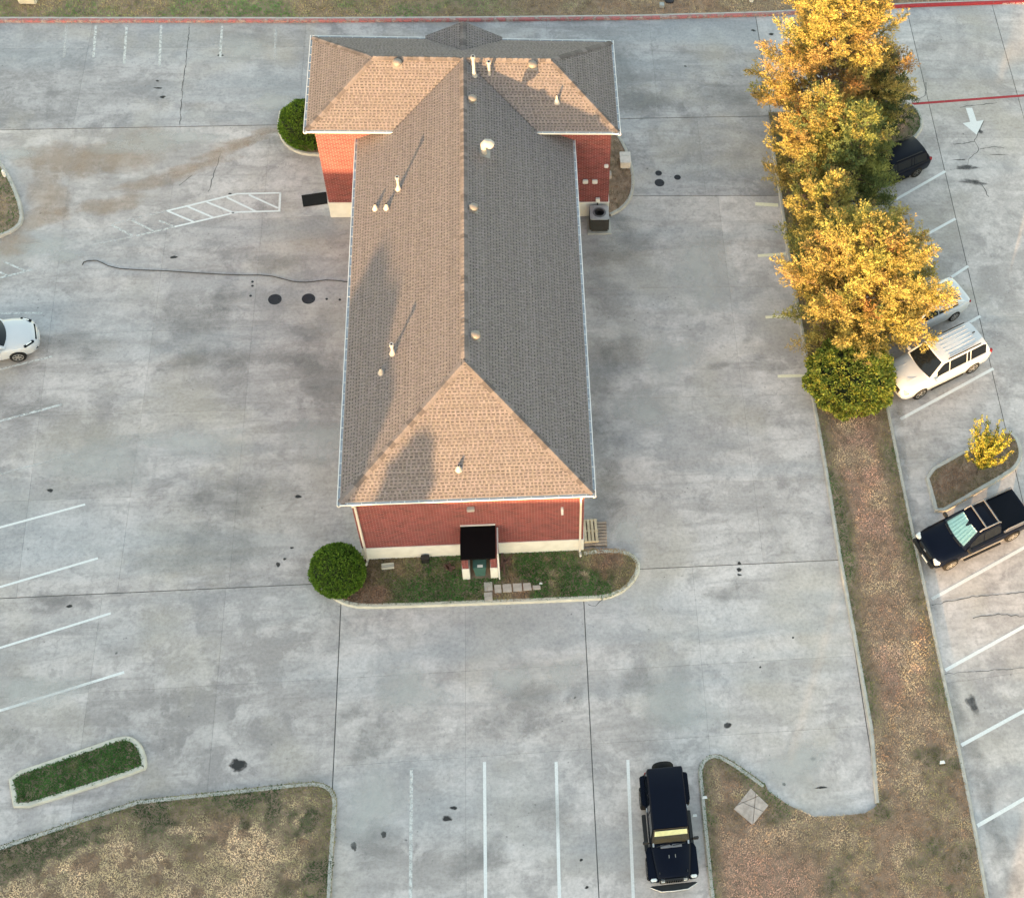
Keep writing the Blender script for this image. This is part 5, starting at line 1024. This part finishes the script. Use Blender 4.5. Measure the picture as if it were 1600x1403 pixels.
u_ = G(1174, 2, KZ); o = MB().lathe([(.12, 0), (.13, .3), (.08, .36), (0, .37)], (0, 0, 0), 12).build('marker_post', M['plate'], None, 40, loc=(u_.x, u_.y, KZ - .04)); tag(o, 'short white marker post on the back verge near the trees', 'post')
u_ = G(7.6, 275, KZ); o = MB().lathe([(.07, 0), (.07, .35), (.05, .4), (0, .41)], (0, 0, 0), 12).build('marker_post', M['plate'], None, 40, loc=(u_.x, u_.y, KZ - .04)); tag(o, 'short white post on the island at the left edge', 'post')
# paving stones
k = 0
for q, lb_ in (([(756, 910), (769, 909), (770, 923), (757, 924)], 'paving stone nearest the porch step'), ([(756, 926), (769, 925), (770, 938), (757, 939)], 'paving stone beside the front kerb below the porch'), ([(772, 914), (783, 913.5), (784, 926), (773, 926.5)], 'first paving stone right of the porch path'), ([(785, 913), (799, 912.5), (800, 925), (786, 925.5)], 'second paving stone right of the porch path'), ([(801, 912), (815, 911.5), (816, 924), (802, 924.5)], 'third paving stone right of the porch path'), ([(817, 911.5), (829, 911), (831, 922), (818, 923)], 'fourth paving stone right of the porch path'), ([(832, 915), (844, 915), (845, 921), (833, 922)], 'small outermost paving stone of the porch row')):
    P = [G(*p, KZ) for p in q]; c = sum(P, Vector()) / 4
    o = MB().prism([(p.x - c.x, p.y - c.y) for p in P], -.03, .03 + .004 * k).build('paving_stone', M['paver'], None, None, bevel=.012, loc=(c.x, c.y, KZ)); tag(o, lb_, 'paving stone', 'paving stones by the porch'); k += 1
c = G(606, 885, KZ); o = empty('concrete_block', (c.x, c.y, KZ - .03), R(4)); tag(o, 'pale concrete splash block on the soil by the front left corner', 'block'); MB().box((0, 0, .04), (.5, .26, .08)).build('base', M['kerb_white'], o, None, bevel=.015)
MB().box((0, -.1, .1), (.5, .05, .05)).build('rim', M['kerb_white'], o, None, bevel=.01); MB().box((0, .1, .1), (.5, .05, .05)).build('rim', M['kerb_white'], o, None, bevel=.01)
c = G(665, 878, KZ); o = MB().box((0, 0, .16), (.3, .22, .32)).box((0, 0, .335), (.34, .26, .03)).build('drain_box', M['blackpl'], None, None, bevel=.015, loc=(c.x, c.y + .05, KZ - .03)); tag(o, 'small black drain box against the white wall base', 'drain box')
c = G(705, 887, KZ); o = MB()
for k in range(7): o.box((random.uniform(-.2, .2), random.uniform(-.2, .2), .05 + .04 * (k // 3)), (.26, .12, .07), random.uniform(0, 3))
tag(o.build('brick_pile', M['darkwood'], None, None, bevel=.008, loc=(c.x, c.y, KZ - .03)), 'dark heap of old bricks on the grass left of the porch', 'brick pile')
c = G(784, 884, KZ); o = MB()
for k, (dx, dy, rz) in enumerate(((0, 0, 1.3), (.12, .1, .6), (.22, .2, 2.2), (.02, .32, 1.5), (.3, .32, .9), (.1, -.2, 1.6))): o.box((dx, dy, .04 + .03 * (k % 2)), (.5, .09, .05), rz)
tag(o.build('board_pile', M['darkwood'], None, None, bevel=.006, loc=(c.x, c.y, KZ - .03)), 'reddish broken boards leaning right of the porch', 'boards')
# waste bin inside the porch
o = empty('waste_bin', (.22, -.42, .12)); tag(o, 'green wheeled waste bin standing inside the porch', 'bin')
MB().loft([[(sx * a, sy * b, z) for sx, sy in ((-1, -1), (1, -1), (1, 1), (-1, 1))] for a, b, z in ((.2, .2, 0), (.26, .27, .85))]).build('bin_body', M['green'], o, None, bevel=.02); MB().box((0, 0, .88), (.56, .58, .06)).build('lid', M['green'], o, None, bevel=.025); MB().box((.02, -.2, .915), (.22, .12, .01)).build('sticker', M['plate'], o); bar(o, 'handle', [(-.2, .3, .84), (-.2, .36, .86), (.2, .36, .86), (.2, .3, .84)], .015, M['blackpl'])
# broken concrete pad on the lower right lawn
pd = [G(*q, KZ) for q in [(1173, 1231), (1201, 1258), (1176, 1289), (1146, 1264)]]; pc = sum(pd, Vector()) / 4
o = empty('concrete_pad', (pc.x, pc.y, KZ - .03)); tag(o, 'square cracked concrete pad lying on the lower right lawn', 'concrete pad')
sq = [((p - pc).x, (p - pc).y) for p in pd]; cells = [sq]
for p, d in (((-.15, .1), (1, -.55)), ((.1, -.1), (.2, 1)), ((0, .3), (1, .35))):
    nx = []
    for c in cells:
        for s in (1, -1):
            k = clip(c, p, d, s)
            if len(k) >= 3: nx.append(k)
    cells = nx
for c in cells:
    c = inset(c, .008)
    if len(c) >= 3: MB().prism(c, -.02, .05 + random.uniform(0, .025)).build('pad_fragment', M['slab'], o, None, bevel=.008)
# litter
for u, v, z, s_, lb_ in ((1101, 1246, KZ, .1, 'scrap of white paper on the curved kerb by the off-road car'), (1085.5, 1274, 0, .09, 'scrap of white paper on the pavement by the off-road car'), (1472, 1191, KZ, .12, 'white scrap on the grass strip near the right kerb'), (845, 912, KZ, .07, 'white scrap on the grass of the front bed')):
    c = G(u, v, z); o = MB().add([(-s_, -s_ * .6, .005), (s_, -s_ * .5, .02), (s_ * .8, s_ * .6, .01), (-s_ * .7, s_ * .5, .035), (-s_, -s_ * .6, .0), (s_, -s_ * .5, .012), (s_ * .8, s_ * .6, .004), (-s_ * .7, s_ * .5, .028)], [(0, 1, 2, 3), (7, 6, 5, 4), (0, 4, 5, 1), (1, 5, 6, 2), (2, 6, 7, 3), (3, 7, 4, 0)]).build('paper_scrap', M['plate'], None, loc=(c.x, c.y, z + .02)); tag(o, lb_, 'litter', 'scraps of litter')
# ------------------------------------------------------------------ what casts the evening shade: building, trees and added blocks across the street (behind the viewer)
TS = math.tan(R(SUN_EL))
def block(name, label, n0, n1, s0, s1, H_):
    o = empty(name, (0, 0, 0)); tag(o, label, 'building'); ang = -R(SUN_AZ)
    c = sunpos((s0 + s1) / 2, (n0 + n1) / 2); MB().box((c[0], c[1], H_ / 2 - .05), (n1 - n0, s1 - s0, H_ + .1), ang).build('wall', M['neigh'], o); MB().box((c[0], c[1], H_ + .03), (n1 - n0 - .6, s1 - s0 - .6, .05), ang).build('roof', M['neighroof'], o)
    k = 0
    for i in range(int((n1 - n0) / 4)):
        p = sunpos(s1 + .02, n0 + 2 + i * 4); MB().box((p[0], p[1], 2.2), (1.6, .06, 1.5), ang).build('window', M['glass'], o)
SB = -46
block('store_building', 'long low rendered building across the street', -48, 14.9, SB - 14, SB, 4.42 - SB * TS)
block('added_shade_block', 'unseen block added for shade at the right end of the long low building', 15.0, 18.5, SB - 10, SB, (21 - SB) * TS)  # unseen block, added so no sun streak falls by the parked cars
block('added_low_shade_block', 'unseen low block added for shade, farthest right of the long low building', 18.6, 24.5, SB - 9, SB, (3 - SB) * TS)  # unseen block, added to keep direct sun off the lower strip grass
for n_, top, rd_, lb_, sd2 in ((-7.4, 6.08, 2.2, 'dense green tree, leftmost of the four in front of the long low building', 81), (-6.2, 6.1, 2.2, 'dense green tree, second from the left in front of the long low building', 83), (-5.0, 5.85, 2.0, 'dense green tree, third from the left in front of the long low building', 84), (-2.4, 5.72, 1.7, 'slim green tree, rightmost of the four in front of the long low building', 82)):
    s_ = -38; p = sunpos(s_, n_); tree(lb_, p, top - s_ * TS, rd_, 90, P2, sd2, z0=.25, fing=16, name='green_tree', cone=.8, lw=.26, ll=.5, per=6)
